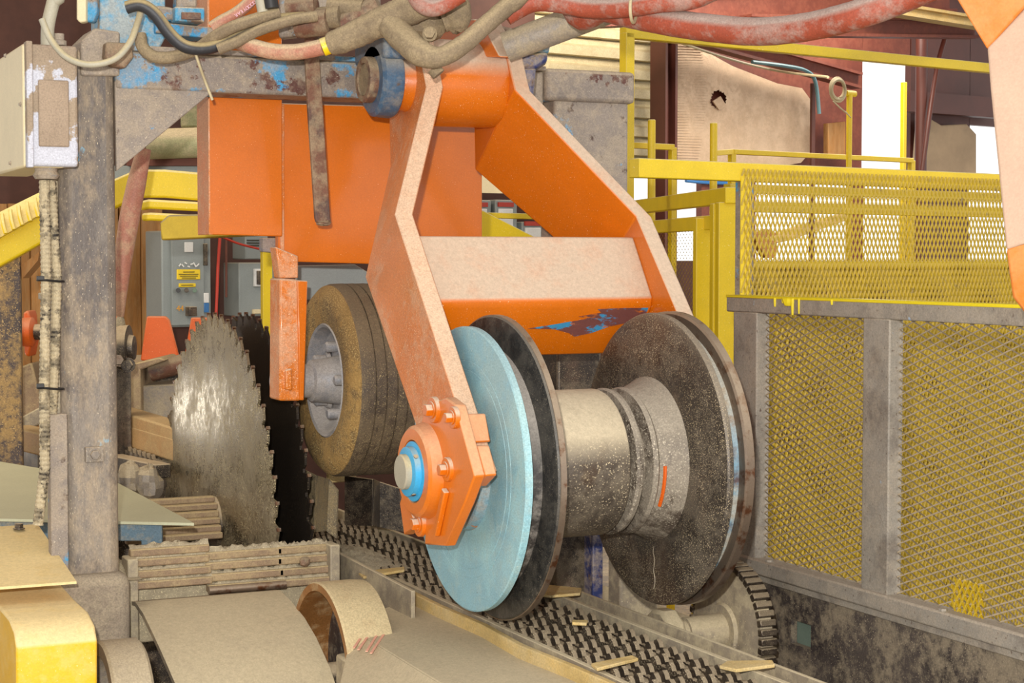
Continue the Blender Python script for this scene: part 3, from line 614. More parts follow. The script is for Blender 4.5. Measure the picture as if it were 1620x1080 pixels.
prof = [(1.712, .172), (1.705, .20), (1.700, .235), (1.707, .265), (1.725, .284)]
x = 1.74
for k in range(6): prof += [(x, .2895), (x + .029, .2905), (x + .0295, .286), (x + .0325, .286), (x + .033, .2905)]; x += .033
prof += [(x + .004, .286), (x + .02, .268), (x + .026, .235), (x + .018, .18), (1.86, .172)]
MB().lathe(TYc, XA, prof[4:-4] + [(x + .004, .283), (x, .25), (1.74, .25)], 96, True).build('tread', 'tyre', wh, ang=30)
MB().lathe(TYc, XA, [(1.742, .24), (1.712, .172), (1.705, .20), (1.700, .235), (1.707, .265), (1.726, .285), (1.742, .287)], 96, True).build('sidewall', 'tyre_wall', wh)
MB().lathe(TYc, XA, [(x - .002, .24), (x + .018, .172), (x + .026, .235), (x + .02, .268), (x, .286)], 96, True).build('far_sidewall', 'tyre_wall', wh)
MB().lathe(TYc, XA, [(1.715, .173), (1.709, .168), (1.713, .160), (1.75, .148), (1.765, .12), (1.755, .07), (1.75, .02), (1.79, .02), (1.80, .15), (1.80, .173)], 64, True).build('rim', 'rim', wh)
hb = MB().lathe(TYc, XA, [(1.62, .035), (1.64, .05), (1.665, .05), (1.67, .062), (1.72, .068), (1.757, .075)], 32).build('hub', 'rim', wh)
for k in range(5):
    an = math.pi / 2 + k * 2 * math.pi / 5 + .25; q = TYc + V(1.757, math.cos(an) * .105, math.sin(an) * .105)
    MB().lathe(q, -XA, [(0, .026), (.012, .022), (.012, .016), (.045, .016), (.05, .011)], 12).build('lug_nut', 'rim', hb)
MB().cyl(TYc + V(1.55, 0, 0), TYc + V(1.63, 0, 0), .028, 20).build('axle', 'rim', hb)
plY(((470, 420), (562, 418), (585, 432), (600, 470), (470, 475)), 5.42, .02, 'fender_sheet', 'panel_grey', tp)
# hanging strap
hs = thing('hanging_strap', 'rusty flat bar hanging down in front of the orange plate', 'bar', onY(512, 352, 4.72))
MB().strip([onY(484, 40, 4.70), onY(483, 92, 4.70), onY(488, 180, 4.71), onY(499, 345, 4.72), onY(501, 352, 4.72)], [onY(506, 40, 4.70), onY(506, 92, 4.70), onY(512, 180, 4.71), onY(523, 345, 4.72), onY(524, 350, 4.72)], V(0, .014, 0)).build('bar', 'rusty', hs, bevel=.003)
q = onY(513, 352, 4.727); MB().blob(q, .022, .012, .008, jit=.3).build('torn_end', 'rusty', hs)

# ================================================================== SAW BLADES
def blade(label, X, mat, r=.69, Y=5.645, Z=1.135, nt=56):
    t = thing('circular_saw_blade', label, 'saw blade', V(X, Y, Z - r), 'edger saw blades')
    vs = []; n2 = 0; out = []
    for k in range(nt):
        a = 2 * math.pi * k / nt; p = 2 * math.pi / nt
        for (f_, rr) in ((0, r), (.12, r - .004), (.55, r - .022), (.62, r - .042), (.78, r - .045), (.86, r - .03)):
            out.append((a + f_ * p, rr))
    th = .004; nO = len(out); vs = []
    for s_ in (-1, 1):
        for (a, rr) in out: vs.append(V(X + s_ * th, Y + math.cos(a) * rr, Z + math.sin(a) * rr))
        for (a, rr) in out: vs.append(V(X + s_ * th, Y + math.cos(a) * .06, Z + math.sin(a) * .06))
    fs = []
    for k in range(nO):
        k2 = (k + 1) % nO
        fs += [(k, k2, nO + k2, nO + k), (2 * nO + k, 3 * nO + k, 3 * nO + k2, 2 * nO + k2), (k, 2 * nO + k, 2 * nO + k2, k2), (nO + k, nO + k2, 3 * nO + k2, 3 * nO + k)]
    MB().add(vs, fs).build('plate', mat, t, ang=20)
    MB().lathe((X, Y, Z), XA, [(-.02, .05), (-.018, .09), (.018, .09), (.02, .05)], 32).build('collar', 'dark_steel', t)
    tip = MB().box(t.location, (.0115, .012, .010)).build('carbide_tip', 'worn_edge', t)
    tips = [tip]
    for k in range(1, nt): c_ = tip.copy(); COL.objects.link(c_); tips.append(c_)
    for k, c_ in enumerate(tips):
        a = 2 * math.pi * k / nt + .004; c_.parent = t; c_.location = V(X, Y + math.cos(a) * (r - .004), Z + math.sin(a) * (r - .004)) - t.location; c_.rotation_euler = (a, 0, 0)
    return t
blade('front dusty circular saw blade with an added light glinting on it', 1.54, 'blade')
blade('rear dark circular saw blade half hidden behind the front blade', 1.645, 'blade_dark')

# ================================================================== GREY GUARD FRAME AND SIDE WALL, right
GX = 2.75
gg = thing('grey_guard_frame', 'dusty grey steel guard frame with dull expanded mesh at right', 'guard', V(GX, 3.8, 1.12))
yA, yB = 4.42, 2.75
MB().mm((GX - .02, yB, 1.852), (GX + .03, yA, 1.897)).build('top_rail', 'guard_grey', gg, bevel=.004) if False else None
mk('guard_grey', '#8b8479', .55, dust=.8, side=.4, dcol='#aa9c88', patches=(('#6f675e', 8, .5, .65), ('#8fa6bd', 18, .69, .72)), bump=.3, bscale=60, fleck=('#5c4c42', 60, .66))
mk('wire_grey', '#958872', .6, dust=.6, var=.1)
MB().mm((GX - .02, yB, 1.848), (GX + .03, yA, 1.893)).build('top_rail', 'guard_grey', gg, bevel=.004)
mk('paint_drip', '#d9c41c', .5, var=.05)
MB().mm((GX - .022, yB, 1.889), (GX + .032, yA, 1.897)).build('paint_edge', 'paint_drip', gg, bevel=.002)
for (px, ln, wd_) in ((1226, 14, 4), (1238, 8, 3), (1254, 26, 5), (1264, 24, 3), (1247, 12, 16), (1316, 8, 4)):
    p = onX(px, 477, GX - .0215); q = onX(px, 477 + ln, GX - .0215); mbd = MB(); mbd.tube([V(GX - .0215, p.y, 1.893), V(GX - .0215, p.y, 1.893 - (p.z - q.z) * .6), V(GX - .0215, p.y, 1.893 - (p.z - q.z))], [wd_ * .0012, wd_ * .0009, wd_ * .0006], 8); mbd.build('paint_drip', 'paint_drip', gg)
def guard_post(px0, px1, name):
    a = onX(px0, 600, GX - .02).y; b = onX(px1, 600, GX - .02).y
    return MB().mm((GX - .019, min(a, b), 1.14), (GX + .025, max(a, b), 1.85)).build(name, 'guard_grey', gg, bevel=.004)
guard_post(1159, 1196, 'post'); guard_post(1364, 1406, 'post'); guard_post(1700, 1760, 'post')
MB().mm((GX - .03, yB, 1.105), (GX + .03, yA, 1.150)).build('bottom_rail', 'guard_grey', gg, bevel=.006)
for (px, y) in ((1238, 886), (1522, 962)):
    q = onZ(px, y, 1.151); MB().lathe((GX - .018, q.y, 1.15), ZA, [(0, .011), (.006, .011)], 6).build('bolt', 'guard_grey', gg)
mesh_panel(V(GX + .012, yB, 1.13), YA, ZA, yA - yB, .75, .056, .021, .0042, .0012, 'wire_grey', 'mesh_sheet', gg)
pt = onX(1532, 945, GX); mesh_panel(V(GX + .004, pt.y - .05, pt.z - .05), YA, ZA, .12, .10, .02, .035, .006, .001, 'yellow', 'mesh_patch', gg)
sw = thing('conveyor_side_wall', 'dark dust smeared steel side wall with an oblong slot below the guard', 'steel wall', V(GX, 3.6, 0))
mk('side_wall', '#4d4540', .5, dust=.7, side=.75, dcol='#94866f', patches=(('#332d2c', 3, .5, .62),), bump=.35, bscale=50, fleck=('#b5a58a', 160, .64))
# wall with a real slot: strips round the opening
sl = onX(1267, 1003, GX); ys0, ys1, zs0, zs1 = sl.y - .048, sl.y + .048, sl.z - .034, sl.z + .034
mb = MB()
mb.mm((GX, yB, .05), (GX + .02, yA + .05, zs0)); mb.mm((GX, yB, zs1), (GX + .02, yA + .05, 1.10)); mb.mm((GX, yB, zs0), (GX + .02, ys0, zs1)); mb.mm((GX, ys1, zs0), (GX + .02, yA + .05, zs1))
mb.build('plate', 'side_wall', sw, smooth=False)
MB().mm((GX - .012, yB, 1.083), (GX + .005, yA, 1.104)).build('angle_lip', 'guard_grey', sw, bevel=.003)
MB().mm((GX + .022, ys0 - .05, zs0 - .05), (GX + .03, ys1 + .05, zs1 + .05)).build('slot_backing', 'slot_green', sw)

# ================================================================== FOREGROUND ARM at right edge
fa = thing('near_swing_arm', 'nearer orange swing arm with dusty front at the right edge', 'swing arm', W(1680, 480, 3.1))
fo = [W(x, y, 3.1) for x, y in ((1330, -330), (1515, 0), (1562, 78), (1640, -10), (1700, -120), (1560, -400))]
nf = (RT * .35 + F0 * .94).normalized()
MB().prism(fo, nf * .04).build('upper_plate', 'orange_near', fa, bevel=.004)
L1 = [(1560, 75), (1566, 140), (1578, 260), (1588, 380)]
A = [W(1562, 75, 3.1), W(1567, 140, 3.08), W(1580, 270, 3.04), W(1592, 395, 3.0), W(1602, 470, 3.02), W(1622, 496, 3.05)]
B = [W(1660, -30, 3.12), W(1700, 80, 3.02), W(1740, 250, 2.92), W(1760, 340, 2.86), W(1760, 430, 2.9), W(1760, 520, 3.0)]
mk('arm_dust', '#a98d78', .8, var=.06, side=.3, dcol='#b59a84', bump=.12, bscale=120)
MB().strip(A[:4], B[:4], nf * .04).build('front_face', 'arm_dust', fa, bevel=.004)
MB().strip(A[3:], [W(1640, 365, 2.97), W(1740, 420, 2.95), W(1760, 520, 3.0)], nf * .05).build('lower_face', 'orange_near', fa, bevel=.004)
p_ = W(1445, -365, 3.12); MB().cyl(p_ - XA * .25, p_ + XA * .45, .10, 40).build('pivot_tube', 'orange', fa)
for k_ in (-.15, .35): MB().mm(p_ + V(k_ - .05, -.05, .08), p_ + V(k_ + .05, .05, 1.9)).build('hanger', 'frame_grey', fa, bevel=.006)

# ================================================================== CHAIN CONVEYOR
cv = thing('chain_conveyor', 'dusty steel chain conveyor bed running under the roller', 'conveyor', V(2.0, 4.4, 0))
MB().mm((1.86, 2.5, .96), (2.14, 6.4, 1.0)).build('bed', 'chute', cv)
MB().mm((1.835, 2.5, .9), (1.85, 5.9, 1.072)).build('left_rail', 'chute', cv, bevel=.002)
MB().mm((1.965, 2.5, .99), (1.975, 6.2, 1.060)).build('centre_rail', 'chute', cv, bevel=.002)
MB().mm((2.14, 2.5, .9), (2.155, 6.2, 1.078)).build('right_rail', 'chute', cv, bevel=.002)
MB().mm((2.155, 2.5, 1.02), (2.23, 4.45, 1.032)).build('right_ledge', 'chute', cv, bevel=.002)
MB().mm((2.225, 2.5, .9), (2.235, 4.45, 1.075)).build('outer_rail', 'chute', cv, bevel=.002)
for yy in (2.9, 3.9, 4.9, 5.8): MB().mm((1.84, yy, 0), (2.16, yy + .08, .96)).build('leg', 'dark_steel', cv, bevel=.003)
PIT = .070
def make_link():
    mb = MB()
    for i_, sx in enumerate((-.050, -.019, .015, .046)):
        pl = [(-.041, .002), (-.040, -.012), (-.032, -.018), (.032, -.018), (.040, -.012), (.041, .002), (.036, .011), (.026, .013), (.018, .011), (.012, .022), (0, .027), (-.010, .020), (-.016, .010), (-.028, .013), (-.037, .011)]
        mb.prism([V(sx - .006, a + .016 * (i_ % 2), b) for a, b in pl], V(.012, 0, 0))
    for yy in (.030, -.030): mb.lathe((-.054, yy, -.002), XA, [(0, .0105), (.105, .0105)], 12)
    return mb
for (cx, lab) in ((1.908, 'left strand of toothed roller chain on the conveyor bed'), (2.052, 'right strand of toothed roller chain on the conveyor bed')):
    t = thing('conveyor_chain', lab, 'chain', V(cx, 4.4, 1.0))
    l0 = None; n = int((6.0 - 2.7) / PIT)
    for k in range(n):
        if l0 is None:
            OFF['tmp'] = (0, 0, 0); l0 = make_link().build('link', 'chain', None); o = l0
        else: o = l0.copy(); COL.objects.link(o)
        o.parent = t; o.location = V(0, 2.7 + k * PIT - 4.4, .055 + random.uniform(-.003, .003)); o.rotation_euler = (random.uniform(-.05, .05), 0, 0)
# wooden splinters and flat slats lying on the conveyor
def sliver(label, pts, z, th=.008, mat='wood_pale'):
    return tag(MB().prism([onZ(x, y, z) for x, y in pts], V(0, 0, th)).build('wood_sliver', mat, bevel=.002), label, 'wood scrap')
sliver('long pale wood splinter on the far edge of the chain', ((838, 940), (858, 928), (920, 934), (918, 942), (870, 946)), 1.082)
sliver('dusty flat slat across the chain at lower right', ((1138, 1058), (1150, 1050), (1222, 1049), (1226, 1056), (1165, 1064)), 1.082)
sliver('dusty flat slat lying left of the chain near the tray', ((935, 1054), (1000, 1041), (1010, 1046), (945, 1062)), 1.082)
sliver('thin pale slat end by the blue disc', ((566, 908), (640, 900), (640, 905), (575, 916)), 1.085)
sliver('small pale splinter on the chain right of the roller', ((905, 985), (930, 985), (928, 990), (905, 989)), 1.10)
# sprocket and shaft right of the chain
sp = thing('drive_sprocket', 'large dusty chain sprocket on a thick shaft under the far flange', 'sprocket', V(2.55, 4.13, .80))
sc_ = V(0, 4.125, .985); r = .176
MB().lathe(sc_, XA, [(2.535, .03), (2.535, .07), (2.545, .075), (2.545, r - .03), (2.552, r - .012), (2.552, r), (2.59, r), (2.59, .03)], 72, True).build('disc', 'chute', sp, ang=25)
tooth = MB().box(sp.location, (.05, .019, .02)).build('chain_block', 'chain', sp, bevel=.003); n = 46; tl = [tooth]
for k in range(1, n): o = tooth.copy(); COL.objects.link(o); tl.append(o)
for k, o in enumerate(tl):
    a = 2 * math.pi * k / n; o.parent = sp; o.location = V(2.572, sc_.y + math.cos(a) * (r + .003), sc_.z + math.sin(a) * (r + .003)) - sp.location; o.rotation_euler = (a - math.pi / 2, 0, 0)
MB().lathe(sc_, XA, [(2.36, .038), (2.42, .038), (2.421, .045), (2.535, .047)], 32).build('hub_sleeve', 'chute', sp)
MB().lathe(sc_, XA, [(2.15, .030), (2.42, .030)], 28).build('shaft', 'chute', sp)
bs = thing('shaft_bearing', 'dust covered bearing hump carrying the sprocket shaft', 'bearing', V(2.36, 4.125, .9))
MB().prism([V(2.335, 4.125 + a, .985 + b) for a, b in ((-.10, -.12), (-.085, -.02), (-.06, .045), (-.02, .072), (.03, .07), (.07, .04), (.09, -.03), (.10, -.12))], V(.055, 0, 0)).build('housing', 'chute', bs, bevel=.01)
# machine bits in the gap between the flanges
lv = thing('louver_stack', 'stack of dusty flat bars seen between the roller flanges', 'bars', V(2.3, 4.98, 1.0))
for k in range(5):
    zz = onY(885, 858 + k * 21, 4.98).z; MB().mm((2.22, 4.97, zz - .008), (2.36, 5.02, zz + .008)).build('bar', 'plank_dusty', lv, bevel=.003)
MB().mm((2.345, 4.95, .9), (2.372, 5.0, 1.24)).build('upright', 'chute', lv, bevel=.004)
tag(MB().mm((2.44, 4.70, .85), (2.475, 4.76, 1.20)).build('navy_channel', 'navy', bevel=.004), 'narrow navy blue channel between the roller flanges', 'channel')
tag(MB().mm((2.49, 4.62, .85), (2.62, 4.70, 1.16)).build('dusty_column', 'chute', bevel=.008), 'dust covered column right of the navy channel', 'column')
tag(MB().mm((2.3, 4.6, .88), (2.72, 5.4, .92)).build('catch_plate', 'chute'), 'dusty catch plate behind the sprocket', 'plate')
# small yellow rail seen under the cross box
yb = thing('yellow_kick_rail', 'dull yellow rail and mesh seen under the orange cross box', 'railing', onY(885, 600, 5.6))
MB().prism([onY(x, y, 5.6) for x, y in ((840, 588), (905, 590), (905, 618), (840, 616))], V(0, .03, 0)).build('rail', 'yellow', yb, bevel=.003)
a = onY(835, 590, 5.62); b = onY(910, 560, 5.62); 
for q in (a, b): MB().mm((q.x - .015, 5.60, 0), (q.x + .015, 5.63, a.z)).build('leg', 'yellow', yb)
mesh_panel(V(a.x, 5.62, a.z), XA, ZA, b.x - a.x, .09, .026, .03, .006, .001, 'yellow_wire', 'mesh_sheet', yb)

# ================================================================== CHUTES AND TRAYS in front
# dusted tray beside the chain
tr = thing('side_tray', 'broad dusty steel tray beside the chain with a yellowed wooden lip', 'tray', V(1.65, 3.9, .8))
def zt_(px, y, z): q = onZ(px, y, z); return V(q.x, q.y, z)
poly = [zt_(660, 950, 1.035), zt_(780, 1000, 1.035), V(1.80, 2.6, 1.035), V(1.52, 2.6, 1.02), zt_(590, 1018, 1.02), zt_(556, 1000, 1.02), zt_(606, 962, 1.035)]
tp_z = lambda v: V(v.x, v.y, 1.02 + (v.x - 1.47) / .33 * .02)
poly = [tp_z(v) for v in poly]
MB().prism(poly, V(0, 0, -.02)).build('top_sheet', 'chute', tr, bevel=.003)
f0 = tp_z(zt_(590, 1018, 1.02)); fe = tp_z(zt_(556, 1000, 1.02))
MB().prism([fe, f0, V(1.52, 2.6, 1.02), V(1.44, 2.6, .93), V(1.40, 4.05, .93)], V(0, 0, -.015)).build('sloped_skirt', 'chute', tr, bevel=.003)
MB().prism([V(1.44, 2.6, .93), V(1.40, 4.05, .93), V(1.40, 4.05, .5), V(1.44, 2.6, .5)], V(.015, 0, 0)).build('lower_skirt', 'chute', tr)
lp = [(598, 928), (640, 930), (690, 955), (760, 985), (820, 1018), (900, 1050), (980, 1085)]
lip = [onZ(x, y, 1.075) for x, y in lp]
MB().strip([V(p.x, p.y, 1.072) for p in lip], [V(p.x, p.y, 1.03) for p in lip], V(.018, 0, 0)).build('wooden_lip', 'wood_pale', tr, bevel=.003)
MB().mm((1.81, 2.5, 1.03), (1.835, 4.75, 1.058)).build('lip_channel', 'chute', tr, bevel=.003)
mk('crayon', '#e0a58c', .8)
cr = MB()
for k in range(4):
    cr.bar(tp_z(zt_(560 + k * 7 + (k > 1) * 6, 1026 + k * 3, 1.02)) + V(0, 0, .001), tp_z(zt_(584 + k * 7 + (k > 1) * 2, 994 + k * 5, 1.02)) + V(0, 0, .001), .006, .002)
cr.build('crayon_marks', 'crayon', tr)
mk('flap_dark', '#403a3a', .5, dust=.6, side=.9, dcol='#a0947e', bump=.6, bscale=40)
# rusty hollow pulley
pu = thing('hollow_pulley', 'rusty hollow pulley drum with a shiny rim left of the tray', 'pulley', V(1.57, 4.47, .63))
pc = V(0, 4.47, .886)
MB().lathe(pc, XA, [(1.498, .228), (1.498, .248), (1.503, .251), (1.60, .251), (1.63, .248), (1.63, .2), (1.625, .228)], 72, True).build('shell', 'rust_pipe', pu, ang=28)
MB().lathe(pc, XA, [(1.60, .02), (1.60, .229), (1.61, .229), (1.61, .02)], 48, True).build('web', 'flap_dark', pu)
MB().lathe(pc, XA, [(1.52, .035), (1.63, .035)], 24).build('shaft', 'dark_steel', pu)
MB().mm((1.505, 4.28, .80), (1.59, 4.36, .97)).build('hub_block', 'chute', pu, bevel=.008)
# curved dusty hood over the outfeed roll
hd = thing('curved_hood', 'wide curved hood buried in tan dust at the bottom', 'hood', V(1.28, 4.5, .4))
prof = [(4.868, 1.052), (4.82, 1.058), (4.72, 1.045), (4.60, 1.020), (4.50, .985), (4.384, .925), (4.28, .84), (4.20, .74), (4.15, .60), (4.13, .42)]
MB().strip([V(1.085 + random.uniform(-.006, .006), y, z) for y, z in prof], [V(1.50 - .0 * i, y, z) for i, (y, z) in enumerate(prof)], V(0, .012, -.012)).build('sheet', 'chute', hd, ang=60)
# left ribbed hub beside the hood
hb2 = thing('outfeed_hub', 'grey dusty hub ring between the yellow guard and curved hood', 'hub', V(1.0, 4.45, .6))
MB().lathe((0, 4.45, .80), XA, [(.90, .13), (.90, .17), (.91, .175), (1.06, .175), (1.065, .17), (1.065, .13)], 56, True).build('ring', 'dust_steel', hb2) if False else None
mk('dust_steel', '#8a8074', .5, dust=.8, side=.6, dcol='#b3a384', bump=.35)
MB().lathe((0, 4.42, .865), XA, [(.905, .14), (.905, .172), (.912, .178), (1.0, .178), (1.008, .17), (1.008, .14)], 56, True).build('ring', 'dust_steel', hb2)
MB().lathe((0, 4.42, .865), XA, [(.89, .06), (1.0, .06)], 32).build('shaft', 'dust_steel', hb2)
# heaps of sawdust
def heap(name, label, c_, rx, ry, rz):
    mb = MB(); n = 26; vs = []; fs = []
    for i in range(n + 1):
        for j in range(n + 1):
            u, v_ = i / n * 2 - 1, j / n * 2 - 1; rr = math.sqrt(u * u + v_ * v_)
            h = max(0, 1 - rr) ** .7 * (1 + random.uniform(-.25, .25)) * rz; vs.append(V(c_[0] + u * rx, c_[1] + v_ * ry, c_[2] + h))
    for i in range(n):
        for j in range(n): fs.append((i * (n + 1) + j, (i + 1) * (n + 1) + j, (i + 1) * (n + 1) + j + 1, i * (n + 1) + j + 1))
    o = mb.add(vs, fs).build(name, 'sawdust', ang=80); tag(o, label, 'sawdust'); return stuff(o)
heap('sawdust_heap', 'crumbly sawdust heap at the foot of the gantry post', onZ(215, 942, 1.03), .13, .13, .05)
heap('sawdust_heap', 'sawdust banked against the left post base', onZ(130, 905, 1.12), .13, .18, .09)
heap('sawdust_heap', 'sawdust spilled left of the chain below the steel flaps', onZ(560, 882, 1.07), .10, .25, .03)
# step grating in front of the blades
gr = thing('step_grating', 'dust filled slatted step grating in front of the saw blades', 'grating', V(1.45, 5.0, .9))
rows = [(864, 4.915, 205, 518), (880, 4.905, 205, 520), (898, 4.895, 208, 524), (915, 4.885, 210, 528), (929, 4.872, 330, 452)]
for k, (y, Yb, xa, xb) in enumerate(rows):
    segs = [(xa, xa + 125), (xa + 118, xa + 240), (xa + 232, xb)] if k < 4 else [(xa, xb)]
    for j, (a, b) in enumerate(segs):
        yy = y + (0, 5, -2)[j]; pa = onY(a, yy, Yb); pb_ = onY(b, yy, Yb); z = (pa.z + pb_.z) / 2
        if k < 4: MB().mm((pa.x, Yb - .012, z - .022), (pb_.x, Yb + .018, z)).build('slat', 'plank_dusty', gr, bevel=.004)
        else: MB().cyl(V(pa.x, Yb, z), V(pb_.x, Yb, z), .012, 14).build('slat', 'worn_edge', gr)
        if k < 4:
            hb_ = MB(); n = 22
            vs = []; fs = []
            for i in range(n + 1):
                for w_ in range(5):
                    vs.append(V(pa.x + (pb_.x - pa.x) * i / n, Yb - .004 + w_ * .006, z - .001 + (0, .006, .011, .011, .006)[w_] * random.uniform(.2, 1.6)))
            for i in range(n):
                for w_ in range(4): fs.append((i * 5 + w_, i * 5 + 5 + w_, i * 5 + 6 + w_, i * 5 + w_ + 1))
            stuff(hb_.add(vs, fs).build('sawdust_layer', 'sawdust', gr, ang=80))
for xx in (1.075, 1.665): MB().mm((xx, 4.862, .85), (xx + .03, 4.94, 1.17)).build('cheek', 'chute', gr, bevel=.004)
q = onY(482, 888, 4.88); MB().blob(q, .016, .016, .014, jit=.15).build('rivet', 'rusty', gr)
o = stuff(tag(MB().box((1.385, 4.935, 1.04), (.56, .012, .24)).build('trapped_sawdust', 'sawdust', bevel=.01), 'sawdust lying between the grating slats', 'sawdust'))
tag(MB().prism([V(1.735, 4.4, 1.11), V(1.735, 5.35, 1.13), V(1.735, 5.35, .9), V(1.735, 4.4, .9)], V(.012, 0, 0)).build('divider_plate', 'chute', bevel=.002), 'dusty plate dividing the grating from the chain', 'plate')
lo2 = thing('louvered_grille', 'brown louvered grille stacked left of the front saw blade', 'grille', V(1.4, 5.5, 1.05))
for k, y in enumerate((789, 800, 812, 823, 835, 846)):
    xb = (340, 345, 347, 349, 351, 353)[k]; Yk = 5.60 - k * .035
    pa = onY(200, y, Yk); pb_ = onY(xb, y, Yk); MB().mm((pa.x, Yk, pb_.z - .011), (min(pb_.x, 1.53), Yk + .03, pb_.z + .009)).build('slat', 'plank_dusty', lo2, bevel=.004)
# flaps under the wheel
def flap(label, A, B, mat='dark_steel'): return tag(MB().strip(A, B, V(.006, .006, 0)).build('steel_flap', mat, bevel=.002), label, 'flap')
mk('flap_dusty', '#6c6253', .4, .4, dust=.6, side=.75, dcol='#a8936c', fleck=('#dcc899', 240, .57), bump=.2)
flap('speckled steel flap left of the tyre pointing down', [onX(464, 735, 1.70), onX(500, 752, 1.72), onX(520, 758, 1.80), onX(534, 775, 1.83)], [onX(466, 850, 1.70), onX(497, 842, 1.72), onX(516, 840, 1.80), onX(532, 852, 1.83)], 'flap_dusty')
flap('dark curved steel flap with a bright fold under the tyre', [onX(545, 752, 1.93), onX(590, 758, 1.98), onX(600, 762, 2.05), onX(662, 782, 2.16)], [onX(545, 830, 1.93), onX(588, 832, 1.98), onX(600, 834, 2.05), onX(662, 846, 2.16)])
flap('black divider flap between the two lower steel flaps', [onX(438, 560, 1.72), onX(470, 720, 1.72)], [onX(440, 850, 1.72), onX(470, 850, 1.72)], 'blade_dark') if False else None
tag(MB().box(onX(540, 755, 1.95), (.10, .02, .03)).build('flap_hinge', 'wood_pale', bevel=.003), 'pale hinge bar above the dark steel flap', 'hinge')
tag(MB().mm((2.18, 5.0, .98), (2.30, 5.6, 1.03)).build('side_shelf', 'chute', bevel=.004), 'dusty shelf right of the far chain', 'shelf')

# ================================================================== DECK, YELLOW GUARD, left
dk = thing('deck_plate', 'pale green sheet steel deck on a blue frame behind the left post', 'deck', V(.8, 5.6, .9))
mk('frame_blue', '#5a7280', .5, dust=.8, side=.9, dcol='#a09886', bump=.3)
P_ = [(1.28, 4.93), (1.28, 5.99), (1.02, 6.74), (-.3, 7.3), (-.3, 5.95), (.79, 5.25), (1.08, 5.06)]
MB().prism([V(a, b, 1.25) for a, b in P_], V(0, 0, -.008)).build('sheet', 'deck_plate', dk)
MB().prism([V(1.02, 5.10, 1.24), V(1.21, 5.02, 1.24), V(1.21, 5.02, 1.15), V(1.155, 5.045, 1.15), V(1.155, 5.045, 1.19), V(1.06, 5.085, 1.19), V(1.02, 5.10, 1.19)], V(.01, .03, 0)).build('frame_front', 'frame_blue', dk, bevel=.003)
MB().prism([V(.3, 5.6, 1.238), V(.98, 5.17, 1.238), V(.98, 5.17, 1.16), V(.3, 5.6, 1.16)], V(.01, .03, 0)).build('frame_side', 'frame_blue', dk, bevel=.003)
yg = thing('yellow_guard_box', 'dusty yellow sheet metal guard with rounded front at lower left', 'guard', V(.76, 4.4, .5))
gx0, gx1 = .672, .862
def gy(px, y): q = onX(px, y, gx1); return (q.y, q.z)
topP = [gy(55, 829), gy(62, 832), gy(121, 919)]
tA = [V(gx1 + .0, *q) for q in topP]; tB = [V(gx0 - .12, q[0], q[1]) for q in topP]
MB().strip(tA, tB, V(0, -.004, -.006)).build('top_flap', 'yellow_dusty', yg)
gp = [gy(58, 834), gy(97, 922), gy(118, 945), gy(140, 965), gy(150, 985), gy(154, 1010), gy(154, 1100)]
gp = [(y_, z_ - .004) for y_, z_ in gp]
full = gp + [(gp[-1][0], .3), (gp[0][0], .3)]
MB().prism([V(gx0, a, b) for a, b in full], V(gx1 - gx0, 0, 0)).build('shell', 'yellow_dusty', yg, bevel=.006, ang=50)
q = onX(30, 838, .80); mb = MB(); q = onZ(30, 836, gy(62, 832)[1] + .001); mb.hexbolt(q, ZA, .012, .014); mb.build('bolt', 'dark_steel', yg)

# ================================================================== HOSES over the beam
def hose(label, pts, r, mat, n=14, jit=.0, name='hydraulic_hose', cat='hose'):
    pts = list(pts); rr = r if isinstance(r, (int, float)) else list(r)      # hoses run on up out of the picture
    if pts[-1][1] < 0:
        (x1, y1, d1), (x0, y0, d0) = pts[-1], pts[-2]; k = (-420 - y1) / (y1 - y0); pts += [(x1 + (x1 - x0) * min(k, 1.5), y1 - 90, d1), (x1 + (x1 - x0) * min(k, 2.2), -420, d1)]
        if isinstance(rr, list): rr += [rr[-1]] * 2
    if pts[0][1] < 0:
        (x1, y1, d1), (x0, y0, d0) = pts[0], pts[1]; pts = [(x1 + (x1 - x0), -420, d1)] + pts
        if isinstance(rr, list): rr = [rr[0]] + rr
    P = [W(x, y, d) for x, y, d in pts]
    return tag(MB().tube(P, rr, n, 8, jit).build(name, mat, ang=70), label, cat)
hose('thin grey cable looping in front of the junction box', [(66, 30, 4.5), (80, 62, 4.5), (105, 90, 4.48), (140, 102, 4.48), (180, 94, 4.5), (205, 68, 4.53), (217, 38, 4.58), (222, 20, 4.6)], .0085, 'hose_grey', name='cable', cat='cable')
hose('thick grey conduit dropping to the junction box', [(95, -40, 4.55), (85, 0, 4.55), (76, 40, 4.55), (75, 75, 4.56)], .017, 'hose_grey', name='conduit', cat='conduit')
t = thing('limit_switch', 'small cream switch case hanging above the junction box', 'switch', W(137, 35, 4.7))
MB().prism([W(x, y, 4.7) for x, y in ((121, -40), (136, -40), (136, 34), (126, 36), (121, 30))], F0 * .03).build('case', 'cream', t, bevel=.004)
MB().prism([W(x, y, 4.72) for x, y in ((134, -40), (153, -40), (153, 20), (147, 35), (134, 34))], F0 * .04).build('body', 'frame_grey', t, bevel=.006)
hose('black hose with dusty top sagging across the gantry beam', [(200, 12, 4.55), (222, 8, 4.55), (245, 22, 4.56), (270, 55, 4.57), (295, 74, 4.58), (330, 76, 4.6), (365, 62, 4.62), (400, 45, 4.64), (440, 32, 4.66), (482, 28, 4.68)], .0165, 'hose_black')
hose('tan dusty hose curling under the black hose', [(222, 55, 4.63), (226, 75, 4.62), (245, 90, 4.61), (275, 90, 4.62), (310, 78, 4.64), (345, 55, 4.60), (375, 40, 4.58), (412, 28, 4.6), (440, 20, 4.62)], .016, 'hose_dust', jit=.04)
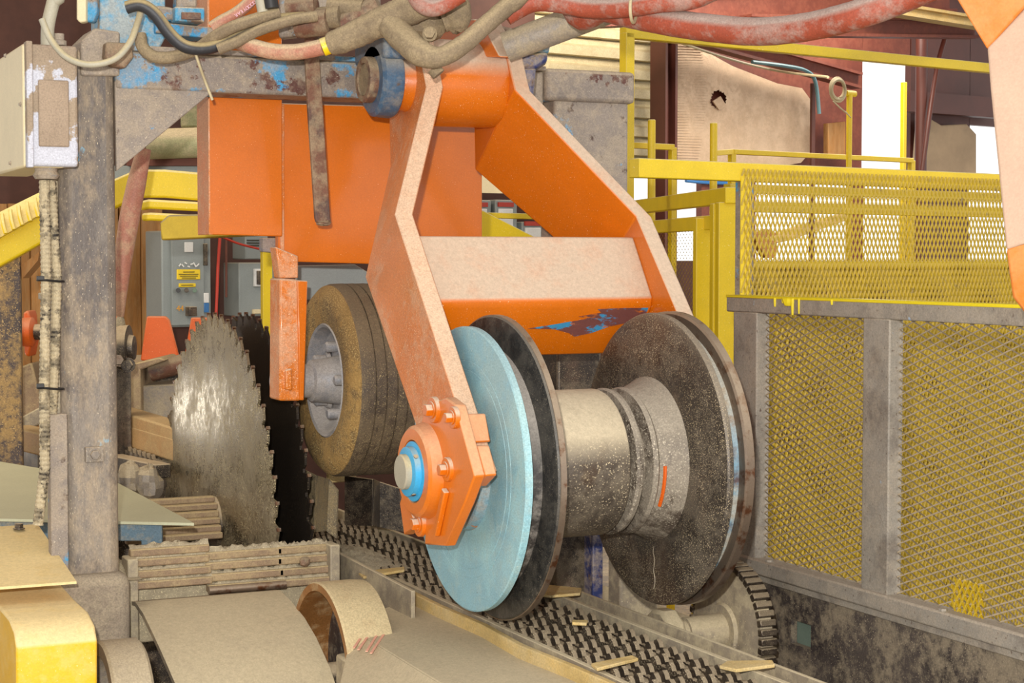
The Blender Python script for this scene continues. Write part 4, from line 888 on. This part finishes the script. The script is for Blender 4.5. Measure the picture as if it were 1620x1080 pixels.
gh = thing('pink_hose', 'pink printed rubber hose rising before the orange plate', 'hose', W(345, 40, 4.68))
ghp = [W(x, y, 4.68) for x, y in ((335, 44), (350, 34), (372, 22), (392, 6), (408, -16), (420, -60), (440, -400))]
MB().tube(ghp, .0165, 14, 8).build('hose', 'hose_pink', gh)
txt = 'GOODYEAR'
def text_mesh(body, size, mat, name, parent, loc, xdir, ydir, ext=.0006):
    cu = bpy.data.curves.new('t', 'FONT'); cu.body = body; cu.size = size; cu.extrude = ext; cu.align_x = 'CENTER'; cu.align_y = 'CENTER'
    to = bpy.data.objects.new('t', cu); COL.objects.link(to); dg = bpy.context.evaluated_depsgraph_get(); dg.update()
    me = bpy.data.meshes.new_from_object(to.evaluated_get(dg)); bpy.data.objects.remove(to); bpy.data.curves.remove(cu)
    xd = Vector(xdir).normalized(); zd = xd.cross(Vector(ydir)).normalized(); yd = zd.cross(xd); off = Vector(OFF[parent.name])
    mx = Matrix((xd, yd, zd)).transposed().to_4x4(); mx.translation = Vector(loc) - off; me.transform(mx); me.materials.clear(); me.materials.append(M[mat])
    o = bpy.data.objects.new(name, me); COL.objects.link(o); o.parent = parent; OFF[o.name] = tuple(off); return o
tpx = [(402, 3.5), (398.5, 6.5), (394.7, 9.6), (390.8, 12.5), (387, 15.2), (382.5, 18.2), (378, 21), (373.5, 24)]
for ch, (x_, y_) in zip(txt, tpx):
    text_mesh(ch, .0125, 'ink_pink', 'letter', gh, W(x_, y_, 4.66), -RT * .8 - UPV * .62, RT * .62 - UPV * .8)
hose('tan hose with black end fitting in front of the orange plate', [(345, 78, 4.6), (375, 66, 4.6), (405, 50, 4.6), (440, 38, 4.6), (470, 30, 4.62), (500, 26, 4.64)], .0145, 'hose_dust', jit=.03)
ff = thing('hose_fitting', 'grey and black hose fitting at the top left of the hoses', 'fitting', W(424, 18, 4.62))
MB().cyl(W(408, -20, 4.6), W(416, 20, 4.6), .014, 16).build('grey_sleeve', 'hose_grey', ff); MB().cyl(W(424, -25, 4.6), W(430, 14, 4.6), .019, 16).build('black_sleeve', 'black', ff)
sh = thing('sleeved_hose', 'fat dust caked sleeved hose with yellow band crossing the beam', 'hose', W(500, 90, 4.6))
MB().tube([W(x, y, d) for x, y, d in ((378, 66, 4.66), (395, 72, 4.62), (430, 81, 4.6), (470, 82, 4.58), (512, 74, 4.56))], .021, 16, 8).build('bare_hose', 'hose_pink', sh)
MB().tube([W(x, y, d) for x, y, d in ((510, 75, 4.56), (518, 72, 4.56), (524, 70, 4.56))], .0235, 16, 4).build('yellow_band', 'yellow', sh)
MB().tube([W(x, y, d) for x, y, d in ((522, 70, 4.56), (545, 62, 4.55), (575, 48, 4.54), (605, 34, 4.52), (640, 18, 4.5), (690, -15, 4.48), (760, -120, 4.5), (790, -420, 4.5))], [.029, .034, .036, .038, .04, .042, .042, .042], 18, 8, .05).build('sleeve', 'hose_dust', sh)
hose('dusty elbow hose dipping before the pivot tube', [(618, 40, 4.5), (640, 62, 4.46), (665, 84, 4.43), (695, 90, 4.42), (730, 72, 4.42), (765, 42, 4.44), (800, 12, 4.46), (830, -15, 4.48)], [.034, .036, .034, .026, .024, .023, .023, .023], 'hose_dust', 16, .03)
fb_ = thing('fitting_cluster', 'dust caked lump of hydraulic fittings above the pivot tube', 'fittings', W(650, 40, 4.6))
MB().blob(W(668, 38, 4.6), .075, .05, .045, jit=.12).build('valve_body', 'hose_dust', fb_)
MB().blob(W(722, 22, 4.58), .04, .04, .05, jit=.08).build('round_cap', 'hose_dust', fb_)
MB().cyl(W(700, 34, 4.58), W(735, 20, 4.58), .03, 18).build('cap_neck', 'hose_dust', fb_)
MB().tube([W(652, -20, 4.4), W(665, 5, 4.4), W(690, 12, 4.4), W(730, -10, 4.4)], .022, 14).build('red_stub', 'hose_red', fb_)
q = W(680, 54, 4.45); MB().hexbolt(q, -F0, .014, .03).build('nipple', 'hose_dust', fb_)
MB().cyl(W(686, 108, 4.5), W(694, 118, 4.5), .018, 12).build('drain_plug', 'hose_dust', fb_)
for k, (x0_, y0_, x1_, y1_) in enumerate(((455, 12, 500, 8), (500, 30, 540, 26), (470, 40, 520, 34), (520, 10, 575, 14), (540, 40, 600, 8))):
    MB().cyl(W(x0_, y0_, 4.72), W(x1_, y1_, 4.7), .024 + .006 * (k % 3), 14).build('pipe_stub', 'hose_dust' if k % 2 else 'rusty', fb_)
MB().prism([W(x, y, 4.78) for x, y in ((440, -30), (600, -30), (600, 40), (440, 60))], F0 * .06).build('manifold', 'frame_grey', fb_, bevel=.01)
hose('upper red dusty hose running to the top right', [(800, 25, 4.5), (840, 4, 4.5), (880, 4, 4.48), (930, 12, 4.45), (980, 12, 4.4), (1040, 4, 4.35), (1120, -12, 4.3)], .026, 'hose_red', 16, .015)
hose('thick red dusty hose sagging across the top right', [(900, -10, 4.6), (960, 14, 4.5), (1040, 32, 4.4), (1120, 44, 4.3), (1200, 50, 4.2), (1280, 42, 4.1), (1360, 22, 4.0), (1440, -8, 3.95), (1500, -40, 3.9)], .0335, 'hose_red', 20, .012)
t = thing('hose_clamp', 'thin wire clamp looped round the two red hoses', 'clamp', W(1000, 20, 4.38))
MB().tube([W(1000 + 5 * math.cos(a_ * math.pi / 8) + 2, 12 + 24 * math.sin(a_ * math.pi / 8), 4.36 + .05 * math.cos(a_ * math.pi / 8)) for a_ in range(17)], .004, 8, 2).build('wire', 'wire', t)
gpz = thing('grey_cylinder', 'dusty grey cylinder pipe slanting above the right gantry head', 'pipe', W(880, 60, 4.9))
MB().cyl(W(800, 75, 4.85), W(985, 5, 4.8), .042, 24).build('barrel', 'dust_steel', gpz)
vv = thing('blue_valve_column', 'blue and rusty valve column beside the right fork top', 'valve', W(820, 180, 4.95))
for (pts_, mat, dep) in ((((790, 40), (862, 55), (868, 85), (800, 110)), 'frame_grey', 4.98), (((822, 66), (872, 64), (868, 82), (824, 80)), 'blue_paint', 4.93), (((800, 84), (866, 82), (866, 96), (848, 108), (806, 110)), 'navy', 4.95), (((806, 106), (848, 106), (846, 128), (840, 180), (826, 172), (808, 140)), 'navy', 4.96)):
    MB().prism([W(x, y, dep) for x, y in pts_], F0 * .08).build('segment', mat, vv, bevel=.008)
tag(MB().tube([W(309, 84, 4.6), W(316, 105, 4.62), (W(325, 130, 4.66)), W(336, 158, 4.68)], .0038, 6).build('hanging_wire', 'wire'), 'thin tan wire hanging from the hose over the gusset', 'wire')
# extra orange bracket behind hoses at the top of the fork
MB().prism([onX(x, y, 2.0) for x, y in ((690, 30), (760, 30), (790, 90), (690, 90))], V(.06, 0, 0)).build('top_lug', 'orange', yk, bevel=.004)

# ================================================================== BEHIND THE SAW, left
t = thing('electrical_cabinet', 'tall grey electrical cabinet with yellow warning sticker behind the saw', 'cabinet', onT(290, 515, 8.4))
def panel(name, mat, parent, px0, px1, y0, y1, T, th, bev=.003):
    q = MB(); wall_rect(q, px0, px1, y0, y1, T, th); return q.build(name, mat, parent, bevel=bev)
panel('case', 'panel_grey', t, 256, 334, 365, 517, 8.45, .2, .008); d_ = panel('door', 'panel_grey', t, 272, 323, 370, 514, 8.43, .02)
panel('handle', 'dark_steel', t, 324, 329, 385, 420, 8.41, .03); panel('tag_white', 'white', t, 323, 331, 463, 479, 8.425, .01); panel('tag_blue', 'blue_hose', t, 323, 331, 479, 494, 8.427, .01)
panel('notice', 'white', d_, 292, 306, 383, 399, 8.424, .006); s_ = panel('warning_sticker', 'sticker', d_, 280, 317, 426, 442, 8.424, .006); panel('small_sticker', 'sticker', d_, 283, 310, 448, 454, 8.424, .006)
for (y, a, b) in ((429.5, 290, 308), (433, 283, 314), (436, 285, 313), (439, 288, 310)): panel('print_line', 'ink', t, a, b, y, y + 1.1, 8.421, .002, 0)
panel('print_line', 'ink', t, 287, 306, 450.4, 451.4, 8.421, .002, 0)
for k in range(7): 
    a = onT(283 + k * 4.6, 421 - (k % 3) * 3, 8.42); b = onT(286 + k * 4.8, 417 + (k % 2) * 5, 8.42); MB().bar(a, b, .004, .006).build('chalk_stroke', 'white', t)
for (px, mt) in ((282, 'black'), (295, 'dark_steel'), (308, 'green')): MB().cyl(onT(px, 459, 8.43), onT(px, 459, 8.39), .012, 16).build('push_button', mt, t)
text_mesh('44', .042, 'ink_orange', 'number', t, onT(285, 488, 8.42), BD, ZA)
panel('conduit_elbow', 'dark_steel', t, 300, 312, 485, 500, 8.38, .06); 
t = thing('breaker_panel', 'grey breaker panel with white framed switch left of the tyre leg', 'cabinet', onT(405, 500, 8.4))
panel('upper_case', 'panel_grey', t, 388, 424, 372, 410, 8.45, .15, .006); panel('lower_case', 'panel_grey', t, 378, 436, 415, 500, 8.45, .18, .006)
panel('switch_frame', 'white', t, 403, 423, 425, 453, 8.43, .02); panel('switch', 'dark_steel', t, 408, 417, 428, 450, 8.415, .02); panel('strip', 'cream', t, 401, 430, 489, 496, 8.43, .02)
for k in range(3): panel('print_line', 'ink', t, 391, 416 - k * 2, 379 + k * 4.2, 381 + k * 4.2, 8.445, .004, 0)
tag(MB().mm(V(*onY(421, 506, 6.4).xy, .9) - V(.012, 0, 0), onY(426, 395, 6.4) + V(.012, .03, 0)).build('yellow_flat_bar', 'yellow', bevel=.002), 'thin upright yellow bar left of the tyre leg', 'bar')
tag(MB().tube([onT(348, 376, 8.3), onT(345, 420, 8.3), onT(343, 470, 8.3), onT(341, 520, 8.3)], .008, 8).build('red_cable', 'red_cable'), 'red cable hanging straight beside the grey cabinet', 'cable')
tag(MB().tube([onT(350, 374, 8.3), onT(380, 386, 8.3), onT(425, 397, 8.3)], .006, 8).build('red_cable', 'red_cable'), 'red cable slanting across to the breaker panel', 'cable')
tag(MB().tube([onT(358, 376, 8.4), onT(358, 470, 8.4)], .006, 8).build('thin_conduit', 'dark_brown'), 'thin dark conduit between cabinet and breaker panel', 'conduit')
# yellow walkway guard, upper left
yw = thing('yellow_walkway_guard', 'bent yellow walkway rail with sloping mesh tread at left', 'railing', W(240, 340, 6.6))
def railW(pts, ht, dp, name, mat='yellow'):
    A_ = [W(x, y, 6.6) for x, y in pts]; B_ = [p - ZA * ht for p in A_]; return MB().strip(A_, B_, F0 * dp).build(name, mat, yw, bevel=.008)
railW([(205, 268), (260, 268), (420, 282)], .105, .06, 'top_rail')
railW([(222, 318), (235, 315), (420, 325)], .035, .05, 'mid_rail'); railW([(224, 337), (238, 336), (420, 345)], .03, .05, 'low_rail')
railW([(-20, 385), (100, 318), (215, 268)], .11, .05, 'stringer')
A_ = [W(-20, 345, 6.6), W(95, 288, 6.6), W(120, 275, 6.6)]; MB().strip(A_, [W(-20, 387, 6.55), W(105, 315, 6.55), W(135, 295, 6.55)], F0 * .02).build('tread_sheet', 'yellow', yw)
for k in range(9):
    a = W(-10 + k * 13, 345 - k * 6.4, 6.57); b = W(-4 + k * 13, 376 - k * 6.6, 6.53); MB().tube([a, a.lerp(b, .5) - F0 * .01, b], .008, 6).build('tread_ridge', 'yellow', yw)
ylt = thing('lamp_shade_trough', 'glossy yellow trough shade hanging below the yellow walkway rail', 'trough', W(290, 380, 6.5))
mk('gold', '#c2a436', .25, .5, dust=.9, dcol='#8f8468', bump=.1)
MB().prism([W(x, y, 6.5) for x, y in ((253, 352), (266, 340), (330, 338), (420, 350), (420, 372), (255, 380))], F0 * .12).build('shade', 'gold', ylt, bevel=.006)
hose('faded red hose slanting down behind the gantry gusset', [(228, 235, 5.6), (216, 290, 5.6), (204, 350, 5.6), (192, 430, 5.6), (183, 500, 5.6)], [.022, .03, .032, .028, .026], 'hose_pink2' if 'hose_pink2' in M else 'hose_pink')
mk('olive_light', '#9c9a72', .6, dust=.8, side=.5)
ol = thing('olive_duct', 'olive grey duct body behind the left gusset', 'duct', W(270, 255, 7.0))
MB().prism([W(x, y, 7.0) for x, y in ((285, 150), (420, 150), (420, 202), (285, 202))], F0 * .1).build('green_hatch', 'olive', ol, bevel=.01)
MB().cyl(W(235, 228, 7.0), W(430, 222, 7.0), .06, 28).build('barrel', 'olive_light', ol)
MB().prism([W(x, y, 7.05) for x, y in ((200, 248), (430, 250), (430, 262), (200, 262))], F0 * .1).build('ledge', 'dark_brown', ol)
MB().prism([W(x, y, 7.1) for x, y in ((180, 262), (430, 262), (430, 285), (180, 285))], F0 * .08).build('lower_box', 'panel_grey', ol)
MB().blob(W(239, 238, 6.98), .02, .02, .016).build('knob', 'orange_plain', ol)
# left dark post with sawdust
mk('left_post', '#4c403c', .6, side=.85, dcol='#b4935e', bump=.5, bscale=60, fleck=('#d2b27a', 120, .6))
lpst = thing('sawdust_post', 'dark upright post caked with sawdust at the left edge', 'post', V(*W(5, 700, 6.7).xy, 0))
MB().prism([V(*W(-60, 500, 6.7).xy, 0), V(*W(33, 500, 6.7).xy, 0), V(*W(35, 500, 6.85).xy, 0), V(*W(-60, 500, 6.85).xy, 0)], V(0, 0, 2.02)).build('post', 'left_post', lpst, bevel=.008)
MB().prism([W(x, y, 6.72) for x, y in ((33, 420), (62, 398), (60, 412), (36, 440))], F0 * .1).build('bracket', 'wood', lpst)
ob_ = thing('orange_bearing', 'orange flange bearing on a shaft left of the gantry post', 'bearing', W(45, 565, 7.4))
MB().prism([W(x, y, 7.4) for x, y in ((36, 495), (44, 490), (47, 500), (50, 540), (45, 565), (38, 560))], F0 * .12).build('flange', 'orange_plain', ob_, bevel=.008)
MB().lathe(W(48, 525, 7.4), RT, [(-.03, .06), (.01, .062), (.02, .045)], 32).build('housing', 'orange_plain', ob_); MB().cyl(W(50, 525, 7.4), W(72, 525, 7.4), .033, 20).build('shaft', 'dark_steel', ob_)
tag(MB().prism([W(x, y, 7.4) for x, y in ((33, 580), (50, 573), (66, 640), (66, 665), (33, 668))], F0 * .15).build('angled_block', 'plank_dusty', bevel=.008), 'weathered slanted block right of the sawdust post', 'block')
tag(MB().prism([W(x, y, 7.3) for x, y in ((33, 660), (66, 642), (90, 648), (90, 660), (36, 682))], F0 * .25).build('dusty_ledge', 'chute', bevel=.006), 'dusty flat ledge right of the sawdust post', 'ledge')
# orange guards
def oguard(label, pts, d):
    return tag(MB().prism([W(x, y, d) for x, y in pts], F0 * .02).build('tapered_guard', 'orange_plain', bevel=.006), label, 'guard')
oguard('tall orange tapered guard left of the front saw blade', ((232, 500), (262, 500), (268, 506), (284, 568), (272, 574), (222, 570)), 7.6)
oguard('orange tapered guard half hidden by the front saw blade', ((302, 502), (330, 502), (340, 560), (292, 560)), 7.8)
oguard('small orange guard edge beside the gantry post', ((180, 500), (192, 502), (206, 540), (196, 555), (180, 555)), 7.4)
oguard('low orange guard corner under the brown roller arm', ((226, 606), (240, 585), (265, 580), (262, 606)), 7.7)
rb = thing('infeed_bearing', 'dusty dark flange bearing right of the gantry post', 'bearing', W(200, 580, 6.6))
MB().lathe(W(200, 550, 6.6), RT, [(-.06, .07), (-.02, .085), (.01, .085), (.012, .05), (.03, .045), (.032, .02)], 28).build('housing', 'dark_steel', rb)
q = W(192, 590, 6.6); MB().mm((q.x - .03, q.y - .03, 1.14), (q.x + .03, q.y + .05, W(192, 560, 6.6).z)).build('pedestal', 'dark_steel', rb, bevel=.004)
MB().blob(W(190, 520, 6.6), .022, .02, .05).build('sawdust_cap', 'sawdust', rb)
MB().hexbolt(W(190, 568, 6.55), -F0, .02, .03).build('bolt', 'worn_edge', rb); MB().hexbolt(W(203, 577, 6.55), -F0, .02, .03).build('bolt', 'dark_steel', rb)
pk = thing('infeed_housing', 'dusty grey machine housing between post and saw blade', 'machine', W(240, 690, 7.2))
MB().prism([W(x, y, 7.2) for x, y in ((183, 600), (190, 590), (222, 580), (224, 668), (180, 655))], F0 * .3).build('left_cheek', 'plank_dusty', pk, bevel=.006)
MB().prism([W(x, y, 7.2) for x, y in ((190, 580), (252, 565), (262, 570), (222, 585), (192, 592))], F0 * .3).build('top_arm', 'plank_dusty', pk, bevel=.006)
MB().prism([W(x, y, 7.25) for x, y in ((222, 610), (300, 606), (300, 680), (222, 668))], F0 * .3).build('front_plate', 'dust_steel', pk, bevel=.006)
MB().cyl(W(238, 588, 7.3), W(300, 572, 7.3), .04, 20).build('roller_arm', 'rusty', pk)
mk('beam_wood', '#b08a5a', .6, dust=.7, side=.5, dcol='#c2a878', bump=.2)
for (a, b, lab, h) in (((176, 652), (300, 690), 'upper tan infeed beam behind the saw blade', .06), ((176, 675), (300, 712), 'lower tan infeed beam behind the saw blade', .085)):
    A_ = W(a[0], a[1], 6.9); B_ = W(b[0], b[1], 6.3); tag(MB().bar(A_, B_, .10, h).build('infeed_beam', 'beam_wood', bevel=.008), lab, 'beam')
tag(MB().bar(W(30, 690, 7.2), W(100, 706, 6.9), .10, .09).build('infeed_beam', 'beam_wood', bevel=.008), 'tan infeed beam left of the gantry post', 'beam')
ic = thing('infeed_chain', 'brown infeed roller chain below the tan beams', 'chain', W(230, 715, 6.5)); l0 = None
for k in range(13):
    p = W(178 + k * 7.5, 699 + k * 2.5, 6.85 - k * .035)
    if l0 is None: l0 = make_link().build('link', 'chain', None); o = l0
    else: o = l0.copy(); COL.objects.link(o)
    o.parent = ic; o.location = p - ic.location; o.scale = (1.2, .9, 1)
tag(MB().bar(W(178, 728, 6.6), W(258, 745, 6.2), .06, .05).build('dark_infeed_rail', 'dark_steel', bevel=.004), 'dark rail under the infeed chain', 'rail')
for (x, y, rx, lab) in ((205, 758, .055, 'left lumpy block caked in sawdust behind the deck'), (235, 765, .06, 'right lumpy block caked in sawdust behind the deck')):
    tag(MB().blob(W(x, y, 6.1), rx * .8, rx, rx * 1.1, jit=.16).build('caked_block', 'dust_steel', ang=20), lab, 'block')

# ================================================================== what carries the background bits
bd_ = MB(); wall_rect(bd_, 725, 880, 306, 2200, 7.72, .03); tag(bd_.build('switch_backboard', 'dark_wall'), 'dark backboard behind the grey motor switch boxes', 'board')
ib = thing('infeed_machine_bed', 'dark machine base under the infeed parts behind the saw', 'machine', V(1.3, 6.6, 0))
MB().mm((1.06, 5.75, 0), (1.46, 7.3, 1.15)).build('front_base', 'dark_steel', ib, bevel=.005)
a = W(176, 600, 7.5); b = W(345, 600, 7.6); MB().mm((a.x, min(a.y, b.y), 0), (b.x, min(a.y, b.y) + .7, 1.56)).build('rear_base', 'dark_steel', ib, bevel=.005)
a = W(20, 600, 7.5); b = W(120, 600, 7.5); MB().mm((a.x, 7.1, 0), (b.x, 7.7, 1.27)).build('left_base', 'dark_steel', ib, bevel=.005)

GROUPS = {'stub_post': 'yellow stub posts beyond the fence', 'switch_box': 'motor switch boxes behind the swing arm', 'cable_tie': 'cable ties on the conduits', 'ribbed_conduit': 'conduits below the junction box', 'conveyor_chain': 'strands of the conveyor chain',
          'infeed_beam': 'infeed beams behind the saw', 'tapered_guard': 'orange guards behind the saw', 'hydraulic_hose': 'hydraulic hoses over the gantry', 'wood_sliver': 'wood scraps on the conveyor', 'sawdust_heap': 'heaps of sawdust',
          'red_cable': 'red cables at the cabinets', 'blue_pipe': 'blue pipes behind the fence', 'low_rail': 'low rails beyond the fence', 'steel_flap': 'steel flaps under the tyre', 'caked_block': 'caked blocks behind the deck'}
for o in COL.objects:
    b = o.name.split('.')[0]
    if o.parent is None and b in GROUPS: o['group'] = GROUPS[b]
